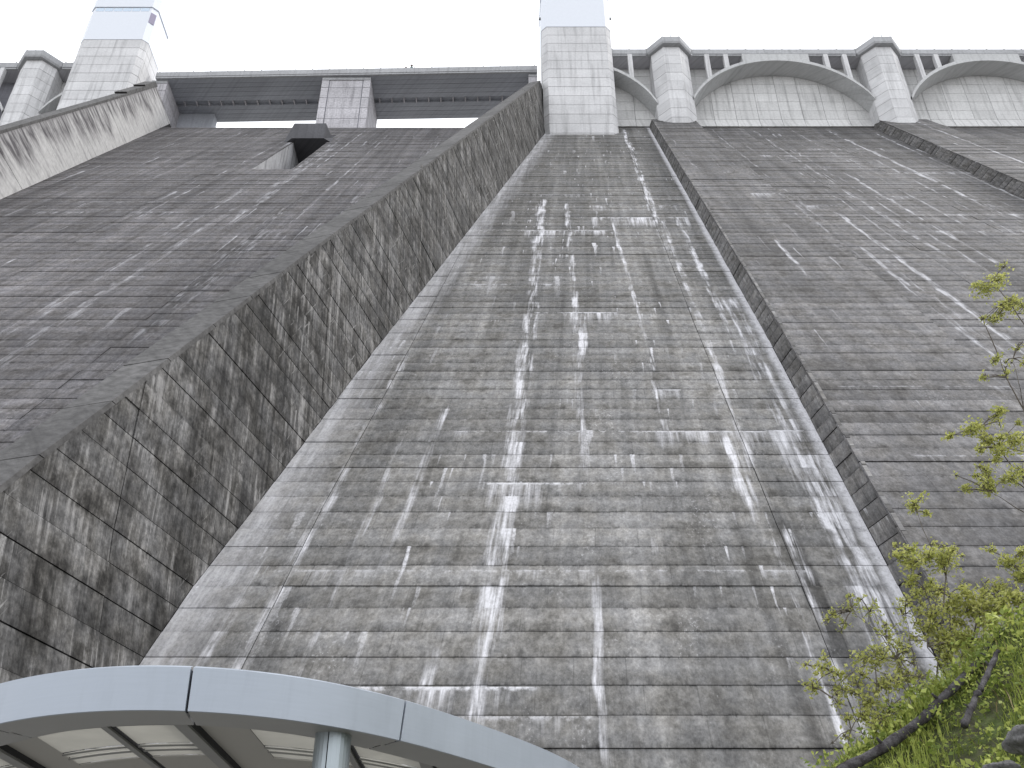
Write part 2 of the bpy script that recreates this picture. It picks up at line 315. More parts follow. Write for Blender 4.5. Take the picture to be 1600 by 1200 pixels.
MAT_GLASS = plain('window_glass', (.45, .55, .66), .08, 0, .8, .02)
MAT_LOUV = plain('louvre_grey', (.24, .22, .30), .6)
MAT_STEEL = plain('rail_steel', (.22, .23, .23), .5, .3)
MAT_PURP = plain('dark_joint', (.02, .02, .022), .8)

# ------------------------------------------------------------------ sky is the world; ground
def ground():
    g = G('plaza_paving', .9); n = g.noise(g.pos(), 1.2, 6., .6); m = g.done(g.scale((.24, .235, .225), g.mr(n, .3, .7, .8, 1.2)))
    b = MB(); S = 2500; b.face([(-S, -S, GZ), (S, -S, GZ), (S, S, GZ), (-S, S, GZ)])
    return tag(b.build('ground', m), 'pale paved ground at the foot of the dam', None, None, 'structure')
ground()

# ------------------------------------------------------------------ THE DAM
dam = thing('concrete_dam', 'tall grey sloping concrete dam face streaked with white leaching', 'dam')
def core():
    b = MB(); o = .14
    prof = [(D0 + M * (-3) + o, -3), (D0 + M * 141.0 + o, 141.0), (137.5, 141.0), (137.5, -3)]
    NX = [(-150, -36.35), (-30.45, 150)]
    for xa, xb in NX: b.prism([(xa, y, z) for y, z in prof], [(xb, y, z) for y, z in prof])
    # the strip behind the outlet slot, cut back
    lo = [(D0 + M * (-3) + o, -3), (D0 + M * 101.4 + o, 101.4), (120.6, 101.4), (120.6, 131.6), (D0 + M * 141 + o, 141), (137.5, 141), (137.5, -3)]
    b.prism([(-36.35, y, z) for y, z in lo], [(-30.45, y, z) for y, z in lo])
    # raised cores of the two ribs
    for A, B_ in ((B1, B1R), (B2, B2R)):
        zs = [-3, 20, 45, 70, 100, 141.0]
        for z0, z1 in zip(zs[:-1], zs[1:]):
            b.prism([FP(A(z0) + .45, z0, 1.88), FP(B_(z0) - .1, z0, 1.88), FP(B_(z0) - .1, z0, -.5), FP(A(z0) + .45, z0, -.5)],
                    [FP(A(z1) + .45, z1, 1.88), FP(B_(z1) - .1, z1, 1.88), FP(B_(z1) - .1, z1, -.5), FP(A(z1) + .45, z1, -.5)])
    return b.build('dam_body', MAT_CORE, dam)
core()
NL = int((141.1 - Z0) / LIFT)
GAP = .04
GK = [random.choice((.010, .014, .018, .024, .036)) for _ in range(200)]
def lift_block(b, xl, xr, k, off, edges, u0, slot=None):
    za, zb_ = Z0 + k * LIFT + GK[k] / 2, Z0 + (k + 1) * LIFT - GK[k + 1] / 2
    tone = random.random(); o = off + random.uniform(-.03, .03); g = GAP / 2
    xa0, xa1, xb0, xb1 = xl(za) + g, xl(zb_) + g, xr(za) - g, xr(zb_) - g
    if min(xb0 - xa0, xb1 - xa1) < .25: return False
    p = [FP(xa0, za, o), FP(xb0, za, o), FP(xb1, zb_, o), FP(xa1, zb_, o)]
    q = [FP(xa0, za, off - .16), FP(xb0, za, off - .16), FP(xb1, zb_, off - .16), FP(xa1, zb_, off - .16)]
    uv = [(xa0 - u0(za), za), (xb0 - u0(za), za), (xb1 - u0(zb_), zb_), (xa1 - u0(zb_), zb_)]
    e = edges; e2 = [(xa0 - e[0](za) + .001, e[1](za) - xa0), (xb0 - e[0](za), e[1](za) - xb0), (xb1 - e[0](zb_), e[1](zb_) - xb1), (xa1 - e[0](zb_), e[1](zb_) - xa1)]
    b.face(p, uv, tone, e2)
    for i in range(4):
        j = (i + 1) % 4; b.face([p[j], p[i], q[i], q[j]], [uv[j], uv[i], uv[i], uv[j]], tone, [e2[j], e2[i], e2[i], e2[j]])
    return True
def panel(name, xl, xr, off, mat, u0, joints, kp0, kp1, slot=False, kmax=None):
    """courses kp0..kp1 become parts of the dam, the rest one joined part"""
    rest = MB(); n = 0
    for k in range(0, (kmax or NL)):
        z = Z0 + (k + .5) * LIFT
        bl = [xl] + [j for j in joints if xl(z) + .8 < j(z) < xr(z) - .8] + [xr]
        segs = list(zip(bl[:-1], bl[1:]))
        if slot and 101.0 < z < 131.4:
            new = []
            for a, c in segs:
                L_, R_ = (lambda z: -36.2), (lambda z: -30.6)
                if a(z) < -36.2 < c(z): new.append((a, L_))
                if a(z) < -30.6 < c(z): new.append((R_, c))
                if c(z) <= -36.2 or a(z) >= -30.6: new.append((a, c))
            segs = new
        for a, c in segs:
            if kp0 <= k < kp1:
                b = MB()
                if lift_block(b, a, c, k, off, (xl, xr), u0): b.build('concrete_lift', mat, dam); n += 1
            else: lift_block(rest, a, c, k, off, (xl, xr), u0)
    o = rest.build(name, mat, dam); o['kind'] = 'stuff'
    return n
cnt = panel('far_lifts', BX, B1, 0, MAT_C, B1, [LJ, CJ], 4, 38)
XS = lambda x, s: (lambda z: x + s * (z - 100))
cnt += panel('far_lifts', LW, lambda z: BX(z) - .9, 0, MAT_S, XS(0, .03), [XS(-42, .015), XS(-24.5, .045)], 10, 38, slot=True)
cnt += panel('far_lifts', lambda z: B1(z) + .16, B1R, 2.0, MAT_R, B1R, [], 5, 40)
cnt += panel('far_lifts', B1R, B2, 0, MAT_R, B1R, [lambda z: B1R(z) + 9, lambda z: B1R(z) + 20], 10, 38)
cnt += panel('far_lifts', lambda z: B2(z) + .16, B2R, 2.0, MAT_R, B1R, [], 999, 999)
cnt += panel('far_lifts', B2R, lambda z: 118., 0, MAT_R, B1R, [lambda z: B2R(z) + 14, lambda z: B2R(z) + 28], 999, 999)
cnt += panel('far_lifts', lambda z: -125., LW, 0, MAT_S, XS(0, .03), [XS(-75, 0), XS(-92, 0), XS(-108, 0)], 999, 999)
print('lifts as parts', cnt)
# sides of the ribs, one course at a time
def rib_side(A, k0, k1):
    rest = MB()
    for k in range(0, NL):
        za, zb_ = Z0 + k * LIFT + .02, Z0 + (k + 1) * LIFT - .02; t = random.random()
        o = random.uniform(-.03, .03)
        p = [FP(A(za) + o, za, 0), FP(A(za) + .2 + o, za - .3, 2.02), FP(A(zb_) + .2 + o, zb_ - .3, 2.02), FP(A(zb_) + o, zb_, 0)]
        uv = [(0, za), (2, za), (2, zb_), (0, zb_)]; uv = [(a + k * 3.7, c) for a, c in uv]
        b = MB() if k0 <= k < k1 else rest
        b.face(p[::-1], uv[::-1], t)
        q = [(x + .2, y, z) for x, y, z in p]
        for i in range(4): j = (i + 1) % 4; b.face([p[i], p[j], q[j], q[i]], [uv[i], uv[j], uv[j], uv[i]], t)
        if b is not rest: b.build('rib_course', MAT_RIB, dam)
    o = rest.build('far_rib_courses', MAT_RIB, dam); o['kind'] = 'stuff'
rib_side(B1, 6, 46); rib_side(B2, 999, 999)

# ------------------------------------------------------------------ training walls
HD = Vector((-math.sin(R(15)), -math.cos(R(15)), 0)); NLV = Vector((HD.y, -HD.x, 0))
TW = 10.3
def CWP(z, t, w_=0.):      # point on the right flank of the central wall: course height z, t metres out from the foot
    return Vector((BX(z), D0 + M * z, z)) + HD * t + NLV * w_
cw = thing('training_wall', 'tall dark mossy training wall rising diagonally to the middle tower', 'wall')
def central_wall():
    b = MB(); zs = [-3 + i * LIFT * 4 for i in range(30)]; zs = [z for z in zs if z < 146] + [147.]
    for z0, z1 in zip(zs[:-1], zs[1:]):
        b.prism([CWP(z0, -1, .14), CWP(z0, TW - .1, .14), CWP(z0, TW - .1, 1.95), CWP(z0, -1, 1.95)], [CWP(z1, -1, .14), CWP(z1, TW - .1, .14), CWP(z1, TW - .1, 1.95), CWP(z1, -1, 1.95)], caps=False)
    z1 = zs[-1]; b.face([CWP(z1, -1, .14), CWP(z1, TW - .1, .14), CWP(z1, TW - .1, 1.95), CWP(z1, -1, 1.95)])
    b.build('wall_body', MAT_CORE, cw)
    rest = MB(); n = 0
    for k in range(0, int((147 - Z0) / LIFT)):
        za, zb_ = Z0 + k * LIFT + GK[k + 60] * .7, Z0 + (k + 1) * LIFT - GK[k + 61] * .7
        cuts = [0.] 
        for yj in range(18, 130, 15):
            tj = (D0 + M * (za + .6) - yj) / math.cos(R(15))
            if .5 < tj < TW - .5: cuts.append(tj)
        cuts.append(TW)
        for ta, tb in zip(sorted(cuts)[:-1], sorted(cuts)[1:]):
            t = random.random(); o = random.uniform(-.03, .03)
            g0 = .025 if ta > 0 else 0; g1 = .025 if tb < TW else 0
            p = [CWP(za, ta + g0, o), CWP(zb_, ta + g0, o), CWP(zb_, tb - g1, o), CWP(za, tb - g1, o)]
            if ta > 0: p[1] = CWP(zb_, ta + g0 + M * LIFT, o)
            if tb < TW: p[2] = CWP(zb_, min(tb - g1 + M * LIFT, TW), o)
            q = [v + NLV * .16 for v in p]; uv = [(v.y * 1.035, v.z) for v in p]
            part = 6 <= k < 52; bb = MB() if part else rest
            bb.face(p[::-1], uv[::-1], t)
            for i in range(4): j = (i + 1) % 4; bb.face([p[i], p[j], q[j], q[i]], [uv[i], uv[j], uv[j], uv[i]], t)
            if part: bb.build('wall_course', MAT_W, cw); n += 1
    o = rest.build('far_wall_courses', MAT_W, cw); o['kind'] = 'stuff'
    z = -3.
    while z < 146.4:                     # coping slabs
        z1 = min(z + LIFT * 3 - .04, 147.2); b = MB(); o = random.uniform(0, .03)
        lo = [CWP(z, TW - .14, -.04), CWP(z, TW + .1 + o, -.04), CWP(z, TW + .1 + o, 2.05), CWP(z, TW - .14, 2.05)]
        hi = [CWP(z1, TW - .14, -.04), CWP(z1, TW + .1 + o, -.04), CWP(z1, TW + .1 + o, 2.05), CWP(z1, TW - .14, 2.05)]
        b.prism(lo, hi, random.random()); b.build('coping_slab', MAT_COP, cw); z += LIFT * 3
central_wall()
lw = thing('training_wall', 'pale training wall with dark drips under its coping at the left tower', 'wall')
def left_wall():
    P = lambda z, t, w_=0.: Vector((LW(z) - w_, D0 + M * z - t, z))
    T = 9.0
    b = MB(); zs = list(np.linspace(-3, 146, 20))
    for z0, z1 in zip(zs[:-1], zs[1:]):
        b.prism([P(z0, -1, .14), P(z0, T - .1, .14), P(z0, T - .1, 1.9), P(z0, -1, 1.9)], [P(z1, -1, .14), P(z1, T - .1, .14), P(z1, T - .1, 1.9), P(z1, -1, 1.9)], caps=False)
    b.face([P(146, -1, .14), P(146, T - .1, .14), P(146, T - .1, 1.9), P(146, -1, 1.9)])
    b.build('wall_body', MAT_CORE, lw)
    k = 0; z = 20.
    while z < 145.5:
        z1 = min(z + LIFT * 9 - .05, 145.9); b = MB(); o = random.uniform(-.02, .02)
        # panel edges follow vertical joints: the joint at the coping lies further up
        p = [P(z, 0, o), P(z1, 0, o), P(z1, T, o), P(z, T, o)]; q = [v + Vector((-.16, 0, 0)) for v in p]
        uv = [(z * 1.2, 1), (z1 * 1.2, 1), (z1 * 1.2, 0), (z * 1.2, 0)]
        b.face(p[::-1], uv[::-1]); 
        for i in range(4): j = (i + 1) % 4; b.face([p[i], p[j], q[j], q[i]], [uv[i], uv[j], uv[j], uv[i]])
        b.build('wall_panel', MAT_LW, lw); z += LIFT * 9
    z = 10.
    while z < 146:
        z1 = min(z + 4.5, 146.3); ex = .15 + (.38 if z > 131 else 0) + (.34 if z > 139 else 0); b = MB()
        lo = [P(z, T - .3, -.05), P(z, T + ex, -.05), P(z, T + ex, 2.), P(z, T - .3, 2.)]; hi = [P(z1 - .03, T - .3, -.05), P(z1 - .03, T + ex, -.05), P(z1 - .03, T + ex, 2.), P(z1 - .03, T - .3, 2.)]
        b.prism(lo, hi, random.random()); b.build('coping_slab', MAT_COP, lw); z = z1
        if z >= 146.3: break
left_wall()

# ------------------------------------------------------------------ crest: upper wall, piers, arches, towers
def crest_body():
    for a, c in (((19., 126.98, 140.9), (150, 137, 156.9)), ((-150, 130.1, 140.9), (-70.3, 140, 156.9))):
        b = MB(); b.box(a, c); b.build('crest_body', MAT_TJ, dam)
crest_body()
def wall_panels(x0, x1, yf, step=4.02):
    z = 140.3; r = 0
    while z < 156.5:
        z1 = min(z + 2.42, 156.85); x = x0
        while x < x1 - .2:
            xe = min(x + step, x1); b = MB(); fl = max(0, .55 - r * .5)      # foot of the wall flares out
            fl1 = max(0, .55 - (r + 1) * .5); y = yf + random.uniform(-.012, .012)
            p = [(x + .035, y - fl, z + .03), (xe - .035, y - fl, z + .03), (xe - .035, y - fl1, z1 - .03), (x + .035, y - fl1, z1 - .03)]
            q = [(a, yf + .25, c) for a, _, c in p]; t = random.random()
            b.face(p, tone=t)
            for i in range(4): j = (i + 1) % 4; b.face([p[j], p[i], q[i], q[j]], tone=t)
            b.build('wall_panel', MAT_T2, dam); x = xe
        z = z1; r += 1
wall_panels(19., 26.6, 126.8, 3.9); wall_panels(33.4, 66.6, 126.8, 4.15); wall_panels(73.4, 106.6, 126.8, 4.15)
wall_panels(-88, -83.5, 129.9, 4.2)

def octo(cx, a, b_, y0, y1, yw):      # half-octagon outline, counter-clockwise seen from above
    return [(cx - a, yw), (cx - a, y1), (cx - b_, y0), (cx + b_, y0), (cx + a, y1), (cx + a, yw)]
def pier(cx, dy, label):
    t = thing('crest_pier', label, 'pier', 'angular buttress piers along the crest')
    t.location = (cx, 121.6 + dy, 133.0); loc = Vector(t.location)
    def put(b, name, mat): b.v = [tuple(Vector(v) - loc) for v in b.v]; return b.build(name, mat, t)
    b = MB(); o = octo(cx, 3.36, 1.4, 121.75 + dy, 123.85 + dy, 128 + dy); b.prism([(x, y, 133.5) for x, y in o], [(x, y, 156.9) for x, y in o]); put(b, 'pier_core', MAT_TJ)
    zt = 156.85
    while zt > 134:
        zb_ = zt - 2.42; b = MB(); d = random.uniform(-.015, .015)
        o = octo(cx, 3.5 + d, 1.5, 121.6 + dy - d, 123.7 + dy - d, 127.2 + dy)
        b.prism([(x, y, zb_ + .07) for x, y in o], [(x, y, zt) for x, y in o], random.random()); put(b, 'pier_course', MAT_T); zt = zb_
    b = MB(); lo = octo(cx, 3.95, 1.6, 120.75 + dy, 123.4 + dy, 124.2 + dy); hi = octo(cx, 4.3, 1.7, 120.6 + dy, 123.45 + dy, 124.2 + dy)
    b.prism([(x, y, 156.9) for x, y in lo], [(x, y, 157.3) for x, y in hi], .4)
    b.prism([(x, y, 157.3) for x, y in hi], [(x, y, 158.6) for x, y in hi], .4); put(b, 'pier_cap', MAT_D)
    b = MB()
    pts = [(cx - 1.6, 120.8 + dy), (cx + 1.6, 120.8 + dy)]
    b.tube([(cx - 1.6, 120.8 + dy, 159.25), (cx + 1.6, 120.8 + dy, 159.25)], [.05, .05], 4)
    for x, y in pts + [(cx, 120.8 + dy)]: b.tube([(x, y, 158.5), (x, y, 159.25)], [.05, .05], 4)
    put(b, 'cap_rail', MAT_STEEL)
    return t
pier(30., 0, 'pale angular crest pier just right of the middle tower')
pier(70., 0, 'pale angular crest pier between the two full arches')
pier(-91.4, 3.1, 'pale angular crest pier left of the leftmost tower')

AR, AAP = 18.2, 155.75
def arch(cx, xa, xb, dy, cols, label, crown=True):
    t = thing('arch_bay', label, 'arch', 'spandrel arches under the crest walkway', (cx, 123.2 + dy, 145.)); loc = Vector(t.location)
    def put(b, name, mat): b.v = [tuple(Vector(v) - loc) for v in b.v]; return b.build(name, mat, t)
    zf = lambda x, r=0.: AAP - AR + math.sqrt(max(.01, (AR + r) ** 2 - (x - cx) ** 2)) - 0
    xs = list(np.linspace(xa, xb, max(6, int((xb - xa) / .9)))); b = MB(); y0, y1 = 123.2 + dy, 126.75 + dy
    for x0, x1 in zip(xs[:-1], xs[1:]):
        a0, a1 = zf(x0) - .8, zf(x1) - .8; c0, c1 = zf(x0), zf(x1)
        b.face([(x0, y0, a0), (x1, y0, a1), (x1, y0, c1), (x0, y0, c0)])
        b.face([(x0, y0, a0), (x0, y1, a0), (x1, y1, a1), (x1, y0, a1)])
        b.face([(x0, y0, c0), (x1, y0, c1), (x1, y1, c1), (x0, y1, c0)])
    put(b, 'arch_ring', MAT_RING)
    if crown:
        b = MB(); xs2 = list(np.linspace(cx - 6.3, cx + 6.3, 15)); y0 += .04
        for x0, x1 in zip(xs2[:-1], xs2[1:]): b.face([(x0, y0, zf(x0) - .02), (x1, y0, zf(x1) - .02), (x1, y0, 156.9), (x0, y0, 156.9)])
        for x in (cx - 6.3, cx + 6.3): b.face([(x, y0, zf(x)), (x, y0 + 3.4, zf(x)), (x, y0 + 3.4, 156.9), (x, y0, 156.9)])
        put(b, 'crown_block', MAT_RING)
    for x in cols:
        b = MB(); b.box((x - .42, 123.28 + dy, zf(x) - .3), (x + .42, 124.2 + dy, 156.9)); put(b, 'spandrel_column', MAT_T)
    return t
arch(50., 33.4, 66.6, 0, (37., 40.6, 59.6, 63.2), 'full arch with four short columns between the two right piers')
arch(90., 73.4, 106.6, 0, (77., 80.6, 99.6, 103.2), 'arch cut by the right edge of the photo')
arch(9.5, 18.8, 26.6, 0, (22.4,), 'part of an arch with one column beside the middle tower', False)
arch(-71.4, -88., -82.5, 3.1, (), 'short piece of arch between left pier and left tower', False)
arch(-111.4, -127.9, -94.8, 3.1, (-98.2, -101.8), 'arch at the left edge of the photo beyond the left pier')

def walkway(name, label, segs, rails):
    t = thing(name, label, 'walkway')
    for x0, x1, y in segs:
        b = MB(); b.box((x0, y + .0, 157.3), (x1, y + .35, 158.6), .5); b.build('parapet', MAT_D, t)
        b = MB(); b.box((x0, y + .14, 156.9), (x1, y + .5, 157.3), .5); b.build('parapet_foot', MAT_D, t)
    xa, xb, y = segs[0][0], segs[-1][1], segs[0][2]; b = MB(); b.box((xa, y + .5, 156.97), (xb, y + 13.4, 157.5), .4); b.build('deck_slab', MAT_CREST, t)
    b = MB()
    for x0, x1, y in rails:
        n = max(2, int((x1 - x0) / 3.3)); 
        for i in range(n + 1):
            x = x0 + .3 + (x1 - x0 - .6) * i / n; b.box((x - .08, y + .1, 158.55), (x + .08, y + .26, 159.0))
    o = b.build('rail_posts', MAT_STEEL, t); o['kind'] = 'stuff'
    b = MB()
    for x0, x1, y in rails: b.box((x0, y + .14, 158.72), (x1, y + .19, 158.77))
    b.build('guard_rail', MAT_STEEL, t)
walkway('crest_walkway', 'grey crest walkway parapet running over the arches on the right', [(18.9, 25.6, 123.5), (34.4, 65.6, 123.5), (74.4, 118, 123.5)], [(18.9, 26, 123.5), (34, 66, 123.5), (74, 118, 123.5)])
walkway('crest_walkway', 'grey crest walkway parapet beside the left pier', [(-125, -95.8, 126.6), (-87., -83.2, 126.6)], [(-125, -96, 126.6), (-87, -83.2, 126.6)])

def tower(cx, dy, label, flare):
    t = thing('elevator_tower', label, 'tower', 'elevator towers on the crest', (cx, 121.2 + dy, 133.)); loc = Vector(t.location)
    def put(b, name, mat, par=None): b.v = [tuple(Vector(v) - loc) for v in b.v]; o = b.build(name, mat, par or t); return o
    H, B_, y0, ch, yb = 6.6, 5.65, 121.2 + dy, .95, 128.6 + dy
    def outl(e=0., fl=0.):
        return [(cx - H - e, yb + e), (cx - H - e, y0 + ch - e * .4), (cx - B_ - e * .4, y0 - e), (cx + B_ + e * .4 - fl * .35, y0 - e), (cx + H + e + fl * .55, y0 + ch - e * .4 + fl * .3), (cx + H + e + fl, y0 + ch + 1.2 + fl * .3), (cx + H + e + fl, yb + e)]
    b = MB(); o = outl(-.1); b.prism([(x, y, 131.) for x, y in o], [(x, y, 174.) for x, y in o]); put(b, 'tower_core', MAT_TJ)
    z = 162.2; i = 0
    while z > 131.5:
        z1 = z - 2.44
        f = lambda q: flare * max(0, min(1, (154 - q) / 16)) ** 1.4
        b = MB(); e = random.uniform(-.015, .015); lo, hi = outl(e, f(z1)), outl(e, f(z))
        b.prism([(x, y, z1 + .09) for x, y in lo], [(x, y, z) for x, y in hi], random.random()); put(b, 'tower_course', MAT_T); z = z1
    b = MB(); o = outl(.06); b.prism([(x, y, 162.26) for x, y in o], [(x, y, 170.9) for x, y in o]); cl = put(b, 'white_cladding', MAT_WHITE)
    b = MB(); o = outl(-.06); b.prism([(x, y, 170.95) for x, y in o], [(x, y, 172.2) for x, y in o]); wn = put(b, 'window_band', MAT_WHITE)
    nn = 6
    for k in range(nn):
        x0 = cx - B_ + .25 + (2 * B_ - .5) * k / nn; x1 = cx - B_ + .25 + (2 * B_ - .5) * (k + 1) / nn - .22
        b = MB(); b.box((x0, y0 + .015, 171.1), (x1, y0 + .2, 172.05)); put(b, 'window_pane', MAT_GLASS, wn)
    b = MB(); o = outl(.14); b.prism([(x, y, 172.25) for x, y in o], [(x, y, 175.6) for x, y in o]); put(b, 'roof_band', MAT_WHITE)
    b = MB(); x = cx + H + .1
    b.tube([(x, y0, 176.1), (x, yb, 176.1)], [.05, .05], 4)
    for k in range(5): yy = y0 + (yb - y0) * k / 4; b.tube([(x, yy, 175.5), (x, yy, 176.1)], [.04, .04], 4)
    put(b, 'roof_rail', MAT_STEEL)
    # louvre on the right chamfer
    if flare:
        a = Vector((cx + B_ - .03, y0 - .1, 0)); c = Vector((cx + H + .1, y0 + ch - .1, 0)); d = (c - a); n = Vector((d.y, -d.x, 0)).normalized()
        b = MB(); p0, p1 = a + d * .12 + n * .05, a + d * .9 + n * .05
        b.prism([(*p0.xy, 167.6), (*p1.xy, 167.6), (*(p1 - n * .2).xy, 167.6), (*(p0 - n * .2).xy, 167.6)], [(*p0.xy, 170.6), (*p1.xy, 170.6), (*(p1 - n * .2).xy, 170.6), (*(p0 - n * .2).xy, 170.6)]); put(b, 'louvre', MAT_LOUV)
    else:
        for sx in (-1, 1):
            x = cx + sx * (H + .25); b = MB(); b.box((min(x - .25, x + .25), y0 + 1.2, 166.4), (max(x - .25, x + .25), y0 + 1.6, 166.8)); b.box((cx + sx * (H - .1) - .05, y0 + 1.35, 166.55), (cx + sx * (H + .3) + .05, y0 + 1.45, 166.65)); put(b, 'wall_lamp', MAT_STEEL)
    return t
tower(12.27, 0, 'middle tower of pale concrete courses with white clad top', 0)
tower(-77.4, 2.9, 'leftmost tower with window band and grey louvre near its top', 2.2)

# ------------------------------------------------------------------ spillway bridge with its piers
XA, XB = -69.6, 4.9
yb_ = lambda x: 127.3 + (5.5 - x) * .0215
br = thing('spillway_bridge', 'long grey girder bridge spanning the spillway openings', 'bridge')
def bridge():
    def slab(name, y0, y1, z0, z1, mat, xa=XA, xb=XB, tone=.5):
        b = MB(); lo = [(xa, yb_(xa) + y0, z0), (xb, yb_(xb) + y0, z0), (xb, yb_(xb) + y1, z0), (xa, yb_(xa) + y1, z0)]
        b.prism(lo, [(x, y, z1) for x, y, _ in lo], tone); return b.build(name, mat, br)
    slab('parapet', 0, .35, 157.35, 158.6, MAT_D); slab('parapet_foot', .1, .5, 156.95, 157.35, MAT_D)
    slab('deck_slab', .5, 11.4, 157.5, 157.9, MAT_G)
    for i in range(5): slab('girder', .52 + i * 1.1, .52 + i * 1.1 + 1.03, 157.0 + .02 * (i % 2), 157.5, MAT_G, tone=random.random())
    for i in range(4): slab('girder', 7.25 + i * 1.08, 7.25 + i * 1.08 + 1.01, 157.0 + .02 * (i % 2), 157.5, MAT_G, tone=random.random())
    x = XA + 1.5
    while x < XB - 1:
        b = MB(); y = yb_(x); b.box((x - .12, y + 6.0, 156.95), (x + .12, y + 7.25, 157.48)); b.build('cross_beam', MAT_PIER, br); x += 2.45
    b = MB(); n = 22
    for i in range(n + 1):
        x = XA + .5 + (XB - XA - 1) * i / n; y = yb_(x); b.box((x - .08, y + .1, 158.55), (x + .08, y + .26, 158.95))
    b.build('rail_posts', MAT_STEEL, br)['kind'] = 'stuff'
    b = MB(); lo = [(XA, yb_(XA) + .14, 158.72), (XB, yb_(XB) + .14, 158.72), (XB, yb_(XB) + .19, 158.72), (XA, yb_(XA) + .19, 158.72)]; b.prism(lo, [(x, y, 158.77) for x, y, _ in lo]); b.build('guard_rail', MAT_STEEL, br)
    slab('rear_parapet', 11.2, 11.5, 157.9, 158.6, MAT_D)
bridge()
def bridge_pier(x0, x1, label, framed):
    t = thing('bridge_pier', label, 'pier', 'piers under the spillway bridge', ((x0 + x1) / 2, 128, 141)); loc = Vector(t.location)
    def put(b, name, mat): b.v = [tuple(Vector(v) - loc) for v in b.v]; return b.build(name, mat, t)
    yf = yb_((x0 + x1) / 2) + .75
    b = MB(); b.box((x0 + .08, yf + .1, 138), (x1 - .08, yf + 10.6, 156.96)); put(b, 'pier_core', MAT_TJ)
    z = 156.94
    while z > 139:
        zb_ = z - 2.9
        cuts = [x0, x0 + 1.35, x1 - 1.35, x1] if framed else [x0, x1]
        for a, c in zip(cuts[:-1], cuts[1:]):
            b = MB(); inner = framed and a > x0 and c < x1; f = yf + (.07 if inner else 0)
            b.box((a + (.2 if inner else .0), f, zb_ + .12), (c - (.2 if inner else .0), yf + (10.7 if not framed or c == x1 else 1.), z), random.random()); put(b, 'pier_course', MAT_PIER)
        z = zb_
    if label.startswith('narrow pale'):
        b = MB(); b.box((x1 + .02, yf + 8.2, 140), (-60.2, yf + 10.2, 156.9)); put(b, 'rear_wall', MAT_G)
    b = MB(); b.box((x0, yf - .12, 156.2), (x1, yf + .0, 156.93)) ; put(b, 'pier_head', MAT_D)
bridge_pier(-36.9, -27.5, 'broad stained middle pier between the two spillway openings', True)
bridge_pier(-70.4, -67.3, 'narrow pale pier at the left end of the spillway bridge', False)
bridge_pier(3.2, 4.9, 'narrow post at the right end of the spillway bridge', False)
# curved sill under the bridge
def sill():
    b = MB(); prof = [(YT - .5, 140.5), (YT + .5, 141.4), (YT + 2, 141.9), (YT + 4, 141.8), (YT + 7, 141.0), (137.4, 140.5)]
    prof = [(127.0, 140.7), (127.9, 141.55), (129.5, 141.8), (132, 141.3), (137.4, 140.5)]
    b.prism([(-69, y, z) for y, z in prof][::-1], [(5.5, y, z) for y, z in prof][::-1]); b.build('spillway_sill', MAT_COP, dam)
sill()

# ------------------------------------------------------------------ outlet hood and slot in the chute
hd = thing('outlet_hood', 'dark concrete hood jutting over a slot in the left chute', 'outlet', None, (-34, 117, 124))
def hood():
    loc = Vector(hd.location)
    def put(b, name, mat): b.v = [tuple(Vector(v) - loc) for v in b.v]; return b.build(name, mat, hd)
    b = MB(); lo = [(-38.2, 116.0), (-36.3, 114.4), (-31.0, 114.4), (-29.2, 116.0), (-29.2, 121), (-38.2, 121)]
    hi = [(-36.9, 117.6), (-36.3, 114.45), (-31.0, 114.45), (-30.5, 117.6), (-30.5, 121), (-36.9, 121)]; b.prism([(x, y, 124.3) for x, y in lo], [(x, y, 127.9) for x, y in hi]); put(b, 'hood_block', MAT_HOOD)
    b = MB(); b.face([(-36.18, D0 + M * 101.4 - .0, 101.4), (-36.18, 120.5, 101.4), (-36.18, 120.5, 131.5)]); b.face([(-36.3, 120.5, 101.4), (-36.3, D0 + M * 101.4, 101.4), (-36.3, 120.5, 131.5)])
    put(b, 'slot_side', MAT_LWS)
    b = MB(); b.face([(-30.62, 120.5, 101.4), (-30.62, D0 + M * 101.4, 101.4), (-30.62, 120.5, 131.5)]); b.face([(-30.5, D0 + M * 101.4, 101.4), (-30.5, 120.5, 101.4), (-30.5, 120.5, 131.5)]); put(b, 'slot_side', MAT_LWS)
    b = MB(); b.box((-36.15, 120.4, 101.5), (-30.65, 120.58, 131.5)); put(b, 'slot_back', MAT_HOOD)
    b = MB(); b.box((-36.15, 99.2, 101.42), (-30.65, 120.4, 101.55)); put(b, 'slot_floor', MAT_HOOD)
MAT_LWS = conc_mat('slot_side_concrete', (.40, .40, .41), 31., .15, .75, fine_amt=.2)
hood()

